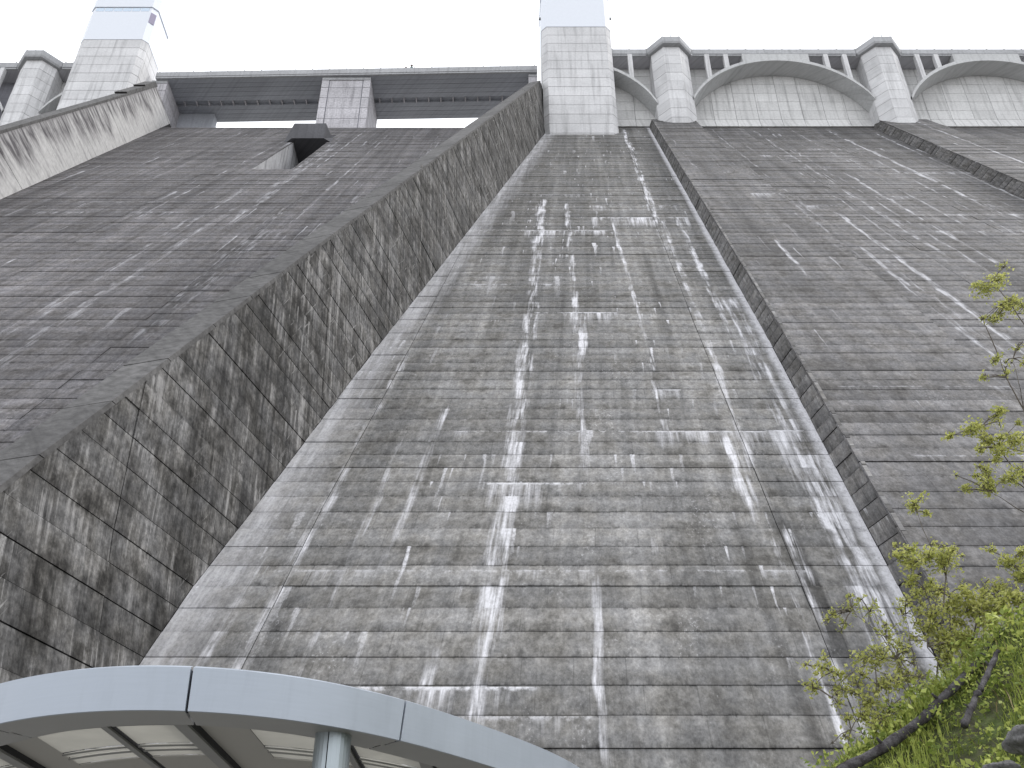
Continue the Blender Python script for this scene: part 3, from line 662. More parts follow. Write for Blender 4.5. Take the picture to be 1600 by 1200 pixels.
# ------------------------------------------------------------------ two visitors on the bridge
def person(x, z_off, label, shirt, hat):
    m_skin = plain('skin', (.45, .30, .22), .6); m_sh = plain('shirt', shirt, .9)
    y = yb_(x) + .62; zd = 157.9
    t = thing('person', label, 'person', None, (x, y, zd))
    me = bpy.data.meshes.new('body')
    V = [(0, .05, .92), (0, .02, 1.15), (0, -.22, 1.38), (0, -.32, 1.48), (-.2, -.18, 1.38), (.2, -.18, 1.38), (-.27, -.30, 1.15), (.27, -.30, 1.15), (-.2, -.46, .74), (.2, -.46, .74), (-.1, .04, .86), (.1, .04, .86), (-.11, .02, .45), (.11, .02, .45), (-.11, .06, .06), (.11, .06, .06), (-.11, -.1, .03), (.11, -.1, .03)]
    Ed = [(0, 1), (1, 2), (2, 3), (2, 4), (2, 5), (4, 6), (5, 7), (6, 8), (7, 9), (0, 10), (0, 11), (10, 12), (11, 13), (12, 14), (13, 15), (14, 16), (15, 17)]
    Rr = [.15, .15, .15, .06, .08, .08, .05, .05, .04, .04, .1, .1, .065, .065, .045, .045, .04, .04]
    me.from_pydata(V, Ed, []); o = bpy.data.objects.new('body', me); COL.objects.link(o); o.parent = t
    md = o.modifiers.new('skin', 'SKIN'); 
    for i, sv in enumerate(me.skin_vertices[0].data): sv.radius = (Rr[i], Rr[i]); sv.use_root = (i == 0)
    o.modifiers.new('sub', 'SUBSURF').levels = 1; o.modifiers['sub'].render_levels = 1; me.materials.append(m_sh)
    b = MB()
    pr = [(-.0, .001), (.03, .06), (.08, .085), (.14, .1), (.2, .085), (.235, .04), (.24, .001)]
    for (h0, r0), (h1, r1) in zip(pr[:-1], pr[1:]):
        for k in range(10):
            a0, a1 = k * .6283, (k + 1) * .6283
            b.face([(r0 * math.cos(a0), -.38 + r0 * math.sin(a0) * 1.15, 1.52 + h0), (r0 * math.cos(a1), -.38 + r0 * math.sin(a1) * 1.15, 1.52 + h0), (r1 * math.cos(a1), -.38 + r1 * math.sin(a1) * 1.15, 1.52 + h1), (r1 * math.cos(a0), -.38 + r1 * math.sin(a0) * 1.15, 1.52 + h1)])
    b.box((-.015, -.52, 1.6), (.015, -.48, 1.64)); hd_ = b.build('head', m_skin, t)
    b = MB()
    pr = [(1.66, .26), (1.68, .26), (1.69, .12), (1.78, .1), (1.80, .001)] if hat else [(1.64, .108), (1.70, .112), (1.76, .08), (1.78, .001)]
    for (h0, r0), (h1, r1) in zip(pr[:-1], pr[1:]):
        for k in range(12):
            a0, a1 = k * math.pi / 6, (k + 1) * math.pi / 6
            b.face([(r0 * math.cos(a0), -.37 + r0 * math.sin(a0), h0), (r0 * math.cos(a1), -.37 + r0 * math.sin(a1), h0), (r1 * math.cos(a1), -.37 + r1 * math.sin(a1), h1), (r1 * math.cos(a0), -.37 + r1 * math.sin(a0), h1)])
    b.build('hat' if hat else 'hair', plain('dark_hair', (.03, .03, .03), .8), t)
person(-20.75, 0, 'person with dark hair leaning on the bridge parapet', (.35, .3, .3), False)
person(-19.65, 0, 'person in a wide dark hat beside the bridge parapet', (.12, .2, .2), True)

# ------------------------------------------------------------------ canopy in front
def fascia_mat():
    g = G('brushed_fascia', .5, .5); g.b.inputs['Metallic'].default_value = .25; p = g.sep(g.pos()); h = g.add(p[0], g.mul(p[1], .6))
    n = g.noise(g.xyz(g.mul(h, 7.), g.mul(p[2], .8), 0.), 1., 5., .65); q = g.noise(g.pos(), 1.1, 4., .6); r = g.noise(g.xyz(g.mul(h, 2.), g.mul(p[2], 40.), 3.), 1., 3.)
    f = g.mul(g.mr(n, .5, .75, 1., .93), g.mul(g.mr(q, .3, .7, .95, 1.04), g.mr(r, .3, .7, .98, 1.02)))
    g.set(g.b.inputs['Roughness'], g.mr(q, .3, .7, .4, .6)); g.bump(q, .004, .25); return g.done(g.scale((.35, .388, .44), f))
MAT_FAS = fascia_mat()
MAT_SOF = plain('dark_soffit_metal', (.27, .27, .26), .45, .2, .5, .05, 1.5)
def ceil_mat():
    g = G('frosted_ceiling_panel', .6, .3); n = g.noise(g.pos(), 1.6, 4., .6); c = g.scale((.43, .42, .375), g.mr(n, .3, .7, .9, 1.1)); g.done(c)
    tr = g.t.nodes.new('ShaderNodeBsdfTranslucent'); g.set(tr.inputs[0], c); mx = g.t.nodes.new('ShaderNodeMixShader'); mx.inputs[0].default_value = .24
    g.t.links.new(g.b.outputs[0], mx.inputs[1]); g.t.links.new(tr.outputs[0], mx.inputs[2]); g.t.links.new(mx.outputs[0], g.o.inputs[0]); return g.m
MAT_CEIL = ceil_mat()
MAT_CHK = plain('beige_board', (.33, .32, .29), .55, 0, .4, .06, 1.1)
MAT_BEAM = plain('grey_beam_paint', (.20, .20, .19), .5, .1, .5, .05)
MAT_COLM = plain('column_metal', (.33, .37, .39), .38, .6, .5, .04)
cp = thing('curved_canopy', 'curved silver canopy edge over a round column in the foreground', 'canopy', None, (-3.9, 14.6, GZ))
def canopy():
    loc = Vector(cp.location)
    def put(b, name, mat, par=None, **k): b.v = [tuple(Vector(v) - loc) for v in b.v]; return b.build(name, mat, par or cp, **k)
    CX, CY = -3.9, 14.6; ZB, ZT = 2.9, 3.35
    bot = [(-120, 1160), (0, 1132), (100, 1117), (180, 1110), (290, 1109), (400, 1119), (480, 1130), (560, 1143), (620, 1157), (680, 1175), (750, 1200)]
    top = [(-120, 1100), (0, 1067), (60, 1052), (150, 1045), (230, 1042), (300, 1042), (380, 1048), (480, 1062), (560, 1077), (640, 1094), (720, 1117), (800, 1148), (870, 1180), (910, 1200)]
    def polar(pts, z):
        th, rr = [], []
        for x, y in pts:
            u = (x - 800) / 1555; v = (600 - y) / 1555; t = z / (PS + v * PC); X, Y = u * t, (PC - v * PS) * t
            th.append(math.atan2(Y - CY, X - CX)); rr.append(math.hypot(X - CX, Y - CY))
        return np.array(th), np.array(rr)
    t1_, r1_ = polar(bot[:-2], ZB); t2_, r2_ = polar(top[9:], ZT + .02); t3_, r3_ = polar(top[2:9], ZT)
    tb, rb = np.concatenate([t1_, t2_, t3_]), np.concatenate([r1_, r2_ - .02, r3_ - .02]); pb = pt = np.polyfit(tb, rb, 5); tt = tb
    print('canopy', tb.round(2), rb.round(2), (np.polyval(pb, tb) - rb).round(2))
    def rad(p, th, lim, thl):      # measured in front, easing to a circle behind
        t = min(max(th, thl[0]), thl[1]); r = float(np.polyval(p, t)); e = min(1, abs(th - t) / 1.2)
        return r * (1 - e) + lim * e
    def Pb(th, d=0., z=ZB): r = rad(pb, th, 4.3, (tb.min(), tb.max())) + d; return Vector((CX + r * math.cos(th), CY + r * math.sin(th), z))
    def Pt(th, d=0., z=ZT): r = rad(pt, th, 4.3, (tt.min(), tt.max())) + d; r += .03; return Vector((CX + r * math.cos(th), CY + r * math.sin(th), z))
    def th_of(px, py, z):
        u = (px - 800) / 1555; v = (600 - py) / 1555; t = z / (PS + v * PC); return math.atan2((PC - v * PS) * t - CY, u * t - CX)
    s1, s2 = th_of(290, 1109, ZB), th_of(621, 1158, ZB); st = s2 - s1
    seams = [s1 - 2 * st, s1 - st, s1, s2, s2 + 1.7 * st]
    e1 = th_of(300, 1042, ZT) - s1; e2 = th_of(640, 1093, ZT) - s2      # seams lean a little
    lean = lambda th: e1 + (e2 - e1) * (th - s1) / st if s1 - .1 <= th <= s2 + .1 else (e1 if th < s1 else e2)
    for a, c in zip(seams[:-1], seams[1:]):
        b = MB(); n = 48; g = .0035
        for i in range(n):
            f0, f1 = i / n, (i + 1) / n
            t0, t1 = a + g + (c - a - 2 * g) * f0, a + g + (c - a - 2 * g) * f1
            la, lc = lean(a), lean(c); u0, u1 = t0 + la + (lc - la) * f0, t1 + la + (lc - la) * f1
            b.face([Pb(t0), Pb(t1), Pt(u1), Pt(u0)]); b.face([Pt(u0), Pt(u1), Pt(u1, -.12, ZT + .05), Pt(u0, -.12, ZT + .05)])
            b.face([Pb(t1), Pb(t0), Pb(t0, -.02, ZB - .004), Pb(t1, -.02, ZB - .004)])
            if i == 0: b.face([Pb(t0), Pt(u0), Pt(u0, -.1), Pb(t0, -.1)])
            if i == n - 1: b.face([Pt(u1), Pb(t1), Pb(t1, -.1), Pt(u1, -.1)])
        put(b, 'fascia_panel', MAT_FAS)
    A, Z = seams[0], seams[-1]
    # backing behind the open joints, soffit rings, roof
    n = 80; ths = [A + (Z - A) * i / n for i in range(n + 1)]
    b = MB()
    for t0, t1 in zip(ths[:-1], ths[1:]): b.face([Pb(t0, -.09), Pb(t1, -.09), Pt(t1, -.12), Pt(t0, -.12)])
    put(b, 'joint_backing', MAT_PURP)
    for d0, d1, dz in ((-.02, -.31, 0.), (-.33, -.62, .012)):
        for a, c in zip(seams[:-1], seams[1:]):
            b = MB(); m = 14
            for i in range(m):
                t0, t1 = a + .004 + (c - a - .008) * i / m, a + .004 + (c - a - .008) * (i + 1) / m
                lo = [Pb(t0, d0, ZB + dz), Pb(t1, d0, ZB + dz), Pb(t1, d1, ZB + dz), Pb(t0, d1, ZB + dz)]
                b.face(lo[::-1]); b.face([lo[3], lo[2], lo[2] + Vector((0, 0, .3)), lo[3] + Vector((0, 0, .3))])
                b.face([lo[1], lo[0], lo[0] + Vector((0, 0, .1)), lo[1] + Vector((0, 0, .1))])
            put(b, 'soffit_panel', MAT_SOF)
    # straight beams running back, ceiling panels between them, curved purlins that follow the fascia
    thx = np.linspace(seams[0], seams[-1], 160); px_ = np.array([Pb(t) for t in thx]); px_ = px_[px_[:, 1] < CY + 1.5]
    o_ = np.argsort(px_[:, 0]); XX, YY = px_[o_, 0], px_[o_, 1]
    Yb = lambda x: float(np.interp(x, XX, YY))
    def strip(name, xa, xb, d0, d1, z, mat, th=.04):
        b = MB(); m = 7
        for k in range(m):
            x0, x1 = xa + (xb - xa) * k / m, xa + (xb - xa) * (k + 1) / m
            a0, a1, c0, c1 = Yb(x0) + d0, Yb(x1) + d0, Yb(x0) + d1, Yb(x1) + d1
            b.face([(x0, a0, z), (x0, c0, z), (x1, c1, z), (x1, a1, z)]); b.face([(x0, a0, z), (x1, a1, z), (x1, a1, z + th), (x0, a0, z + th)])
            b.face([(x1, c1, z), (x0, c0, z), (x0, c0, z + th), (x1, c1, z + th)])
        put(b, name, mat)
    for x0 in (-8.83, -6.25, -3.67, -1.09):
        def bar(name, xa, xb, z, zt, mat, ys=.6, ye=5.2):
            b = MB(); b.box((xa, Yb((xa + xb) / 2) + ys, z), (xb, Yb(-3.9) + ye, zt)); put(b, name, mat)
        bar('main_beam', x0 - .075, x0 + .075, ZB + .03, ZB + .3, MAT_BEAM)
        bar('beam_groove', x0 + .078, x0 + .092, ZB + .06, ZB + .3, MAT_PURP)
        bar('bay_cheek', x0 + .095, x0 + .66, ZB + .13, ZB + .16, MAT_CHK)
        bar('beam_groove', x0 + .662, x0 + .674, ZB + .1, ZB + .2, MAT_PURP)
        xm = x0 + 1.68
        bar('light_beam', xm - .05, xm + .03, ZB + .05, ZB + .16, MAT_BEAM)
        bar('beam_groove', xm + .032, xm + .075, ZB + .075, ZB + .16, MAT_PURP)
        for xa, xb in ((x0 + .68, xm - .055), (xm + .08, x0 + 2.5)):
            for d0, d1, z, nm, mt in ((.56, .78, .085, 'ceiling_panel', MAT_CEIL), (.80, .83, .06, 'purlin', MAT_BEAM), (.83, 1.72, .09, 'ceiling_panel', MAT_CEIL), (1.74, 1.77, .06, 'purlin', MAT_BEAM), (1.79, 1.93, .085, 'ceiling_panel', MAT_CEIL), (1.95, 1.98, .06, 'purlin', MAT_BEAM), (1.99, 2.3, .09, 'ceiling_panel', MAT_CEIL), (2.32, 5., .075, 'ceiling_board', MAT_CHK)):
                strip(nm, xa, xb, d0, d1, ZB + z, mt, .015)
    # columns: two half shells with an open seam
    for nm, (px, py) in (('a', (521, 1150)), ('b', (-300, 1215))):
        c = at(px, py, 11.62 if nm == 'a' else 12.6); r = .205
        cc = thing('canopy_column', 'round metal column with a vertical seam holding up the canopy' if nm == 'a' else 'second round metal column at the left of the canopy', 'column', None, (c.x, c.y, GZ))
        for h in (0, 1):
            b = MB(); m = 14; a0 = -1.66 + h * math.pi + .03; a1 = a0 + math.pi - .06
            for i in range(m):
                x0, x1 = a0 + (a1 - a0) * i / m, a0 + (a1 - a0) * (i + 1) / m
                b.face([(r * math.cos(x0), r * math.sin(x0), 0), (r * math.cos(x1), r * math.sin(x1), 0), (r * math.cos(x1), r * math.sin(x1), ZB - GZ + .02), (r * math.cos(x0), r * math.sin(x0), ZB - GZ + .02)])
            b.build('column_shell', MAT_COLM, cc, smooth=True)
        b = MB(); b.tube([(0, 0, 0), (0, 0, ZB - GZ + .02)], [r - .02] * 2, 14); b.build('column_core', MAT_PURP, cc)
canopy()

# ------------------------------------------------------------------ grassy bank on the right
def ridge(x): return 1.76 + (x - 2.58) * .66 - max(0, 2.4 - x) * .9
YR = 8.0
def bank_z(x, y):
    d = YR - y
    z = ridge(x) - (d * .95 if d > 0 else -d * .04)
    z += .10 * math.sin(x * 3.1 + y * 2.2) * math.sin(y * 2.7 - x) + .05 * math.sin(x * 7 + 1.3) * math.sin(y * 6.1)
    return max(z, GZ - .05)
def bank():
    g = G('bank_soil', .95); n = g.noise(g.pos(), 3., 6., .65); n2 = g.noise(g.pos(), 14., 4.)
    m = g.done(g.scale(g.mixc(g.mr(n, .4, .6), (.07, .065, .045), (.08, .11, .03)), g.mr(n2, .3, .7, .6, 1.3))); g.bump(n2, .05, 1.)
    b = MB(); nx, ny = 70, 50; X = np.linspace(-1.5, 12, nx); Y = np.linspace(2.2, 14, ny)
    V = [(x, y, bank_z(x, y)) for y in Y for x in X]
    me = bpy.data.meshes.new('grass_bank'); me.from_pydata(V, [], [(j * nx + i, j * nx + i + 1, (j + 1) * nx + i + 1, (j + 1) * nx + i) for j in range(ny - 1) for i in range(nx - 1)])
    me.polygons.foreach_set('use_smooth', [True] * len(me.polygons)); me.materials.append(m)
    o = bpy.data.objects.new('grass_bank', me); COL.objects.link(o); tag(o, 'steep grassy bank rising at the lower right', None, None, 'structure')
bank()
def leaf_mat(name, c1, c2, trans=.35):
    g = G(name, .55, .3); t = g.attr('tone'); c = g.mixc(t, c1, c2)
    g.done(c); tr = g.t.nodes.new('ShaderNodeBsdfTranslucent'); g.set(tr.inputs[0], c); mx = g.t.nodes.new('ShaderNodeMixShader'); mx.inputs[0].default_value = trans
    g.t.links.new(g.b.outputs[0], mx.inputs[1]); g.t.links.new(tr.outputs[0], mx.inputs[2]); g.t.links.new(mx.outputs[0], g.o.inputs[0]); return g.m
MAT_LEAF = leaf_mat('young_leaf', (.30, .33, .085), (.62, .62, .22), .5)
MAT_GRASS = leaf_mat('grass_blade', (.16, .22, .045), (.48, .53, .14), .4)
MAT_DRY = leaf_mat('dry_stalk', (.16, .11, .06), (.42, .34, .2), .2)
MAT_TWIG = plain('twig_bark', (.10, .085, .07), .9)
def log_mat():
    g = G('weathered_log', .95, .15); p = g.pos(); n = g.noise(p, 9., 6., .7); q = g.noise(p, 40., 5., .7)
    g.bump(g.add(n, g.mul(q, .6)), .03, 1.); return g.done(g.scale(g.mixc(g.mr(n, .4, .62), (.045, .04, .042), (.12, .115, .12)), g.mr(q, .3, .7, .6, 1.3)))
MAT_LOG = log_mat()
def rock_mat():
    g = G('grey_rock', .95, .2); p = g.pos(); n = g.noise(p, 7., 7., .7); q = g.noise(p, 30., 6., .75)
    g.bump(g.add(n, g.mul(q, .5)), .05, 1.); return g.done(g.scale(g.mixc(g.mr(n, .42, .6), (.10, .10, .095), (.24, .235, .24)), g.mr(q, .3, .7, .7, 1.25)))
MAT_ROCK = rock_mat()

def fast_mesh(name, verts, faces_n, tone, mat, parent=None):   # verts (N*k,3) in polygons of k corners
    verts = np.asarray(verts, float); n = len(verts) // faces_n
    me = bpy.data.meshes.new(name); me.vertices.add(len(verts)); me.vertices.foreach_set('co', verts.ravel())
    me.loops.add(len(verts)); me.loops.foreach_set('vertex_index', np.arange(len(verts), dtype=np.int32))
    me.polygons.add(n); me.polygons.foreach_set('loop_start', np.arange(0, len(verts), faces_n, dtype=np.int32))
    me.update(); me.validate()
    a = me.attributes.new('tone', 'FLOAT', 'FACE'); a.data.foreach_set('value', np.asarray(tone, float))
    me.materials.append(mat); o = bpy.data.objects.new(name, me); COL.objects.link(o)
    if parent: o.parent = parent
    return o
def grass():
    V, T = [], []
    def blade(x, y, z, h, wd, lean, az, tone):
        dx, dy = math.cos(az), math.sin(az); px, py = -dy * wd, dx * wd
        mid = (x + dx * lean * .35, y + dy * lean * .35, z + h * .6); tip = (x + dx * lean, y + dy * lean, z + h * (1 - .25 * min(1, lean / h)))
        V.extend([(x - px, y - py, z), (x + px, y + py, z), (mid[0] + px * .8, mid[1] + py * .8, mid[2]), (mid[0] - px * .8, mid[1] - py * .8, mid[2])]); T.append(tone)
        V.extend([(mid[0] - px * .8, mid[1] - py * .8, mid[2]), (mid[0] + px * .8, mid[1] + py * .8, mid[2]), tip, tip]); T.append(tone)
    n = 0
    while n < 24000:
        x = random.uniform(1.6, 6.6); y = random.uniform(4.8, 8.5)
        cl = math.sin(x * 5.3 + 2 * math.sin(y * 3)) * math.sin(y * 4.7 + x)
        if cl < random.uniform(-1., .5) : 
            if random.random() < .7: continue
        z = bank_z(x, y); h = random.uniform(.04, .15) * (1.2 + cl * .8); 
        if z < .2: continue
        blade(x, y, z - .02, h, random.uniform(.003, .0065), random.uniform(.02, .13), random.uniform(0, 6.28), min(1, max(0, .45 + cl * .35 + random.uniform(-.35, .35)))); n += 1
    DV, DT = [], []
    KV = V; KT = T
    fr = fast_mesh('bank_grass', V, 4, T, MAT_GRASS); tag(fr, 'long fresh green grass covering the bank', 'grass', None, 'stuff')
    V2, T2 = V, T
    V, T = [], []          # dry stalks and litter
    for i in range(900):
        x = random.uniform(1.7, 6.4); y = random.uniform(5., 8.3); z = bank_z(x, y) + .01
        blade(x, y, z, random.uniform(.02, .2), random.uniform(.002, .005), random.uniform(.05, .25), random.uniform(0, 6.28), random.random())
    tag(fast_mesh('dry_stalks', V, 4, T, MAT_DRY), 'dry brown stalks lying between the bank grass', 'dry grass', None, 'stuff')
    V, T = [], []
    for i in range(1500):          # small leafy weeds between the grass
        x = random.uniform(1.8, 6.2); y = random.uniform(5.2, 8.1); z = bank_z(x, y)
        hh = random.uniform(.06, .26); sz = random.choice((.02, .03, .045, .06))
        tn = random.random()
        for k in range(random.randint(14, 34)):
            c = Vector((x + random.gauss(0, .07), y + random.gauss(0, .07), z + random.uniform(.02, hh)))
            leaf(V, T, c, sz * random.uniform(.7, 1.2), min(1, max(0, tn + random.uniform(-.3, .3))))
    tag(fast_mesh('leafy_weeds', V, 4, T, MAT_GRASS), 'low leafy weeds growing among the bank grass', 'weeds', None, 'stuff')
def leaf(V, T, c, L, tone, up=.3):
    d = Vector((random.gauss(0, 1), random.gauss(0, 1), random.gauss(up, .7))).normalized(); s = d.orthogonal().normalized()
    s = (Matrix.Rotation(random.uniform(0, 6.28), 3, d) @ s) * (L * random.uniform(.22, .34)); n = d.cross(s).normalized() * L * .12
    V.extend([tuple(c), tuple(c + d * L * .5 + s - n), tuple(c + d * L), tuple(c + d * L * .5 - s - n)]); T.append(tone)
grass()
def log(pts, r, label):
    t = thing('fallen_log', label, 'log', 'weathered logs lying on the bank', pts[0]); loc = Vector(pts[0]); b = MB(); P = []
    n = 24
    for i in range(n + 1):
        f = i / n * (len(pts) - 1); k = min(int(f), len(pts) - 2); P.append(pts[k].lerp(pts[k + 1], f - k) + Vector((random.gauss(0, .004), random.gauss(0, .004), random.gauss(0, .004))))
    b.tube([p - loc for p in P], [r * (1 - .25 * i / n) * (1 + .10 * math.sin(i * 1.3) + random.uniform(-.06, .06)) for i in range(n + 1)], 14)
    b.build('log_trunk', MAT_LOG, t, smooth=True, merge=True)
    for i in (5, 13, 19):
        b = MB(); p = P[i] - loc; d = Vector((random.uniform(-1, 1), -.6, random.uniform(.3, 1))).normalized()
        b.tube([p, p + d * r * 1.2, p + d * r * 2.2], [r * .4, r * .3, r * .22], 6); b.build('branch_stub', MAT_LOG, t)
log([at(1300, 1216, 7.75), at(1380, 1168, 7.75), at(1440, 1125, 7.8), at(1482, 1082, 7.85), at(1520, 1045, 7.9), at(1548, 1008, 7.95)], .042, 'long dark weathered log lying along the edge of the bank')
log([at(1506, 1135, 7.2), at(1522, 1095, 7.3), at(1540, 1060, 7.4), at(1560, 1015, 7.5)], .026, 'short grey weathered log leaning on the grassy bank')
def rock(c, s, label):
    bm = bmesh.new(); bmesh.ops.create_icosphere(bm, subdivisions=4, radius=1.)
    ph = [random.uniform(0, 6) for _ in range(6)]
    for v in bm.verts:
        p = v.co.copy(); k = 1 + .16 * math.sin(p.x * 3.1 + ph[0]) * math.sin(p.y * 2.7 + ph[1]) + .12 * math.sin(p.z * 5 + ph[2] + p.x * 3) + .05 * math.sin(9 * p.y + ph[3])
        q = p * k; q = q * (1 + .04 * math.sin(q.x * 17 + ph[4]) * math.sin(q.z * 13 + q.y * 15)); v.co = Vector((q.x * s[0], q.y * s[1], q.z * s[2]))
    me = bpy.data.meshes.new('rock'); bm.to_mesh(me); bm.free(); me.materials.append(MAT_ROCK); me.polygons.foreach_set('use_smooth', [True] * len(me.polygons))
    o = bpy.data.objects.new('rock', me); COL.objects.link(o); o.location = c; tag(o, label, 'rock', 'rocks half buried in the bank')
rock(at(1600, 1158, 6.6), (.10, .13, .085), 'large grey rock half buried in grass, higher of the two')
rock(at(1566, 1204, 6.2), (.09, .12, .05), 'flat grey rock at the bottom edge of the grass')
rock(at(1602, 985, 8.1), (.09, .12, .06), 'dark rock poking out at the top of the bank')
def marker():
    p = at(1341, 1180, 9.0); t = thing('marker_post', 'small white marker with two dark bars behind the bank', 'marker', None, (p.x, p.y, GZ))
    b = MB(); b.box((-.06, -.02, 0), (.06, .02, p.z - GZ + .05)); b.build('post', MAT_WHITE, t)
    for x in (-.03, .025): b = MB(); b.box((x - .012, -.028, p.z - GZ - .03), (x + .012, -.022, p.z - GZ + .04)); b.build('dark_bar', MAT_PURP, t)
marker()

# ------------------------------------------------------------------ shrubs
def shrub(label, root, stems, clusters, dens=1., group='young leafy shrubs on the bank', Ls=(.02, .045), twigs=10):
    """stems: list of point lists; clusters: (point, radius, leaves)"""
    t = thing('leafy_shrub', label, 'shrub', group, root); loc = Vector(root)
    b = MB()
    for pts, r in stems:
        P = []; n = (len(pts) - 1) * 4
        for i in range(n + 1):
            f = i / 4; k = min(int(f), len(pts) - 2); P.append(Vector(pts[k]).lerp(Vector(pts[k + 1]), f - k) + Vector((random.gauss(0, .008),) * 3) * (i > 0))
        b.tube([p - loc for p in P], [r * (1 - .75 * i / n) for i in range(n + 1)], 5)
    extra = []
    for c, rad_, nl in clusters:
        for _ in range(2):
            d = Vector((random.gauss(0, 1), random.gauss(0, .7), random.gauss(0, 1))) * rad_ * 1.1
            extra.append((tuple(Vector(c) + d), rad_ * random.uniform(.35, .7), nl * random.uniform(.15, .35)))
    clusters = list(clusters) + extra
    V, T = [], []
    allp = [Vector(p) for pts, r in stems for p in pts]
    for c, rad_, nl in clusters:
        c = Vector(c); near = min(allp, key=lambda p: (p - c).length)
        if (near - c).length > .03: b.tube([near - loc, (near + c) / 2 - loc + Vector((0, 0, .02)), c - loc], [.006, .005, .003], 4)
        for k in range(twigs):
            e = c + Vector((random.gauss(0, 1), random.gauss(0, 1), random.gauss(.2, .8))).normalized() * rad_ * random.uniform(.5, 1.5)
            b.tube([c - loc, (c + e) / 2 + Vector((0, 0, rad_ * .1)) - loc, e - loc], [.004, .003, .0015], 3)
            m = int(nl * dens * 2.0 / twigs); tn = random.uniform(.2, .8)
            for j in range(m):
                f = random.uniform(.15, 1.1); p = c.lerp(e, f) + Vector((random.gauss(0, 1), random.gauss(0, 1), random.gauss(0, 1))) * rad_ * .24
                leaf(V, T, p - loc, random.uniform(*Ls), min(1, max(0, tn + random.uniform(-.3, .3))))
    b.build('stems', MAT_TWIG, t)
    o = fast_mesh('foliage', V, 4, T, MAT_LEAF, t); o['kind'] = 'stuff'
    return t
Y1 = 8.3
# tall sapling at the right edge
shrub('tall sapling with leafy tips reaching up the right edge', at(1680, 960, 8.6),
      [([at(1680, 960, 8.6), at(1650, 790, 8.5), at(1600, 640, 8.4), at(1572, 590, 8.3), at(1560, 555, 8.3)], .013), ([at(1650, 790, 8.5), at(1640, 640, 8.4), at(1610, 520, 8.2), at(1575, 470, 8.2), at(1550, 440, 8.2)], .012), ([at(1600, 640, 8.4), at(1592, 600, 8.2), at(1583, 560, 8.2)], .006)],
      [(at(1540, 452, 8.2), .11, 110), (at(1560, 438, 8.25), .10, 90), (at(1572, 478, 8.2), .10, 80), (at(1600, 480, 8.3), .13, 90), (at(1560, 500, 8.2), .07, 35), (at(1535, 497, 8.2), .04, 14), (at(1558, 560, 8.3), .06, 40), (at(1575, 585, 8.3), .05, 20), (at(1535, 590, 8.3), .045, 26), (at(1600, 570, 8.2), .08, 30), (at(1590, 545, 8.2), .04, 14)], 1.1)
shrub('bushy sapling hanging in from the right edge below the tall one', at(1700, 1000, 8.4),
      [([at(1700, 1000, 8.4), at(1665, 850, 8.3), at(1610, 770, 8.2), at(1560, 700, 8.2), at(1530, 670, 8.2)], .012), ([at(1665, 850, 8.3), at(1600, 800, 8.2), at(1550, 770, 8.1)], .008)],
      [(at(1518, 675, 8.2), .10, 110), (at(1560, 648, 8.2), .07, 60), (at(1540, 690, 8.2), .08, 70), (at(1590, 690, 8.2), .13, 150), (at(1565, 705, 8.1), .10, 100), (at(1545, 760, 8.1), .11, 120), (at(1580, 750, 8.1), .09, 70), (at(1510, 765, 8.1), .05, 24), (at(1600, 740, 8.2), .1, 70), (at(1540, 735, 8.1), .06, 40)], 1.15)
shrub('slender shrub with one detached leaf clump beside the pale rib edge', at(1455, 1120, 8.4),
      [([at(1455, 1120, 8.4), at(1470, 1000, 8.4), at(1478, 900, 8.4), at(1452, 850, 8.4), at(1432, 800, 8.4)], .009), ([at(1470, 1000, 8.4), at(1445, 920, 8.3), at(1430, 880, 8.3)], .006)],
      [(at(1430, 790, 8.4), .085, 80), (at(1420, 880, 8.3), .10, 100), (at(1450, 870, 8.3), .12, 150), (at(1475, 880, 8.4), .11, 120), (at(1425, 905, 8.3), .08, 60), (at(1405, 870, 8.3), .06, 40), (at(1490, 860, 8.4), .05, 26), (at(1435, 930, 8.3), .07, 40)], 1.15)
shrub('dense yellow-green shrub behind the long log', at(1490, 1080, 8.5),
      [([at(1490, 1080, 8.5), at(1485, 990, 8.5), at(1482, 930, 8.5), at(1478, 890, 8.5)], .009), ([at(1490, 1080, 8.5), at(1520, 1000, 8.5), at(1530, 940, 8.5)], .008), ([at(1490, 1080, 8.5), at(1450, 1010, 8.4), at(1440, 960, 8.4)], .007)],
      [(at(1460, 960, 8.4), .12, 140), (at(1490, 945, 8.5), .13, 170), (at(1520, 950, 8.5), .12, 130), (at(1470, 1000, 8.4), .13, 150), (at(1500, 1000, 8.5), .13, 150), (at(1535, 975, 8.5), .12, 120), (at(1545, 1010, 8.5), .10, 90), (at(1480, 1030, 8.4), .11, 110), (at(1510, 930, 8.5), .1, 80), (at(1450, 985, 8.4), .08, 60)], 1.2)
shrub('feathery shrub at the top of the bank beside the right edge', at(1600, 990, 8.3),
      [([at(1600, 990, 8.3), at(1590, 930, 8.3), at(1580, 880, 8.3)], .008), ([at(1600, 990, 8.3), at(1560, 930, 8.3), at(1545, 905, 8.3)], .006)],
      [(at(1578, 880, 8.3), .10, 100), (at(1600, 905, 8.3), .12, 140), (at(1560, 920, 8.3), .1, 80), (at(1590, 940, 8.2), .13, 160), (at(1565, 955, 8.2), .11, 110), (at(1600, 865, 8.3), .08, 60), (at(1540, 925, 8.3), .06, 40), (at(1540, 950, 8.3), .09, 80)], 1.2)
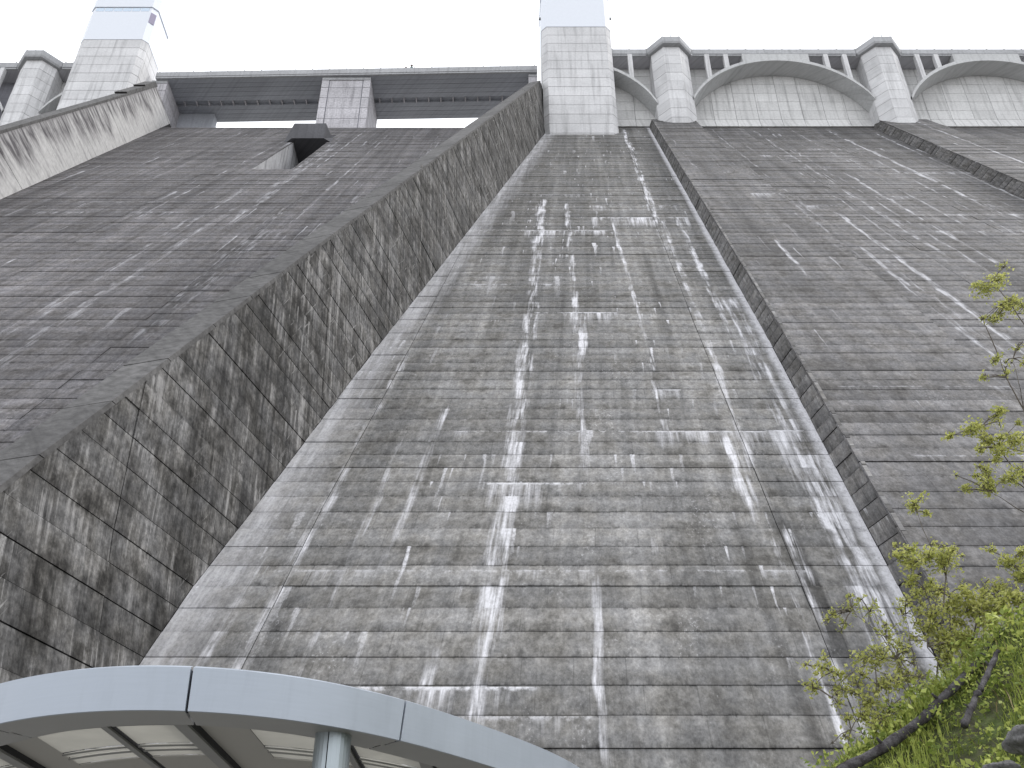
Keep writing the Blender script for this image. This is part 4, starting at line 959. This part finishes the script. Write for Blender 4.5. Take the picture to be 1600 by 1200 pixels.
shrub('sparse twiggy shrub with thin leaves left of the long log', at(1450, 1130, 8.3),
      [([at(1450, 1130, 8.3), at(1420, 1050, 8.3), at(1385, 1000, 8.3), at(1360, 960, 8.3)], .007), ([at(1450, 1130, 8.3), at(1400, 1060, 8.2), at(1350, 1040, 8.2)], .006), ([at(1450, 1130, 8.3), at(1430, 1040, 8.3), at(1415, 960, 8.3)], .006), ([at(1450, 1130, 8.3), at(1400, 1030, 8.25), at(1370, 985, 8.2), at(1330, 955, 8.2)], .006), ([at(1450, 1130, 8.3), at(1440, 1060, 8.3), at(1420, 1000, 8.3)], .005)],
      [(at(1360, 955, 8.3), .10, 34), (at(1410, 960, 8.3), .11, 45), (at(1385, 995, 8.3), .12, 50), (at(1330, 950, 8.2), .09, 36), (at(1350, 1030, 8.2), .12, 70), (at(1380, 1030, 8.2), .12, 60), (at(1410, 1020, 8.3), .12, 55), (at(1300, 960, 8.2), .05, 24), (at(1320, 975, 8.2), .05, 16), (at(1420, 1060, 8.3), .10, 50), (at(1390, 1065, 8.2), .11, 60), (at(1430, 995, 8.3), .08, 30)], 1.1)
shrub('low twiggy shrub trailing leaves at the foot of the bank', at(1420, 1160, 8.2),
      [([at(1420, 1160, 8.2), at(1380, 1120, 8.2), at(1340, 1085, 8.2), at(1300, 1050, 8.2)], .007), ([at(1420, 1160, 8.2), at(1365, 1155, 8.1), at(1330, 1140, 8.1), at(1300, 1090, 8.1)], .006), ([at(1420, 1160, 8.2), at(1390, 1105, 8.2), at(1370, 1070, 8.2)], .005)],
      [(at(1285, 1045, 8.2), .07, 44), (at(1270, 1075, 8.2), .07, 36), (at(1310, 1055, 8.2), .08, 46), (at(1340, 1070, 8.2), .10, 66), (at(1360, 1100, 8.2), .11, 76), (at(1390, 1110, 8.2), .10, 60), (at(1345, 1120, 8.1), .10, 66), (at(1310, 1100, 8.1), .07, 26), (at(1370, 1140, 8.1), .09, 54), (at(1400, 1140, 8.1), .09, 54), (at(1320, 1150, 8.1), .05, 14), (at(1375, 1075, 8.2), .08, 40)], 1.15)
print('objects', len(bpy.data.objects))
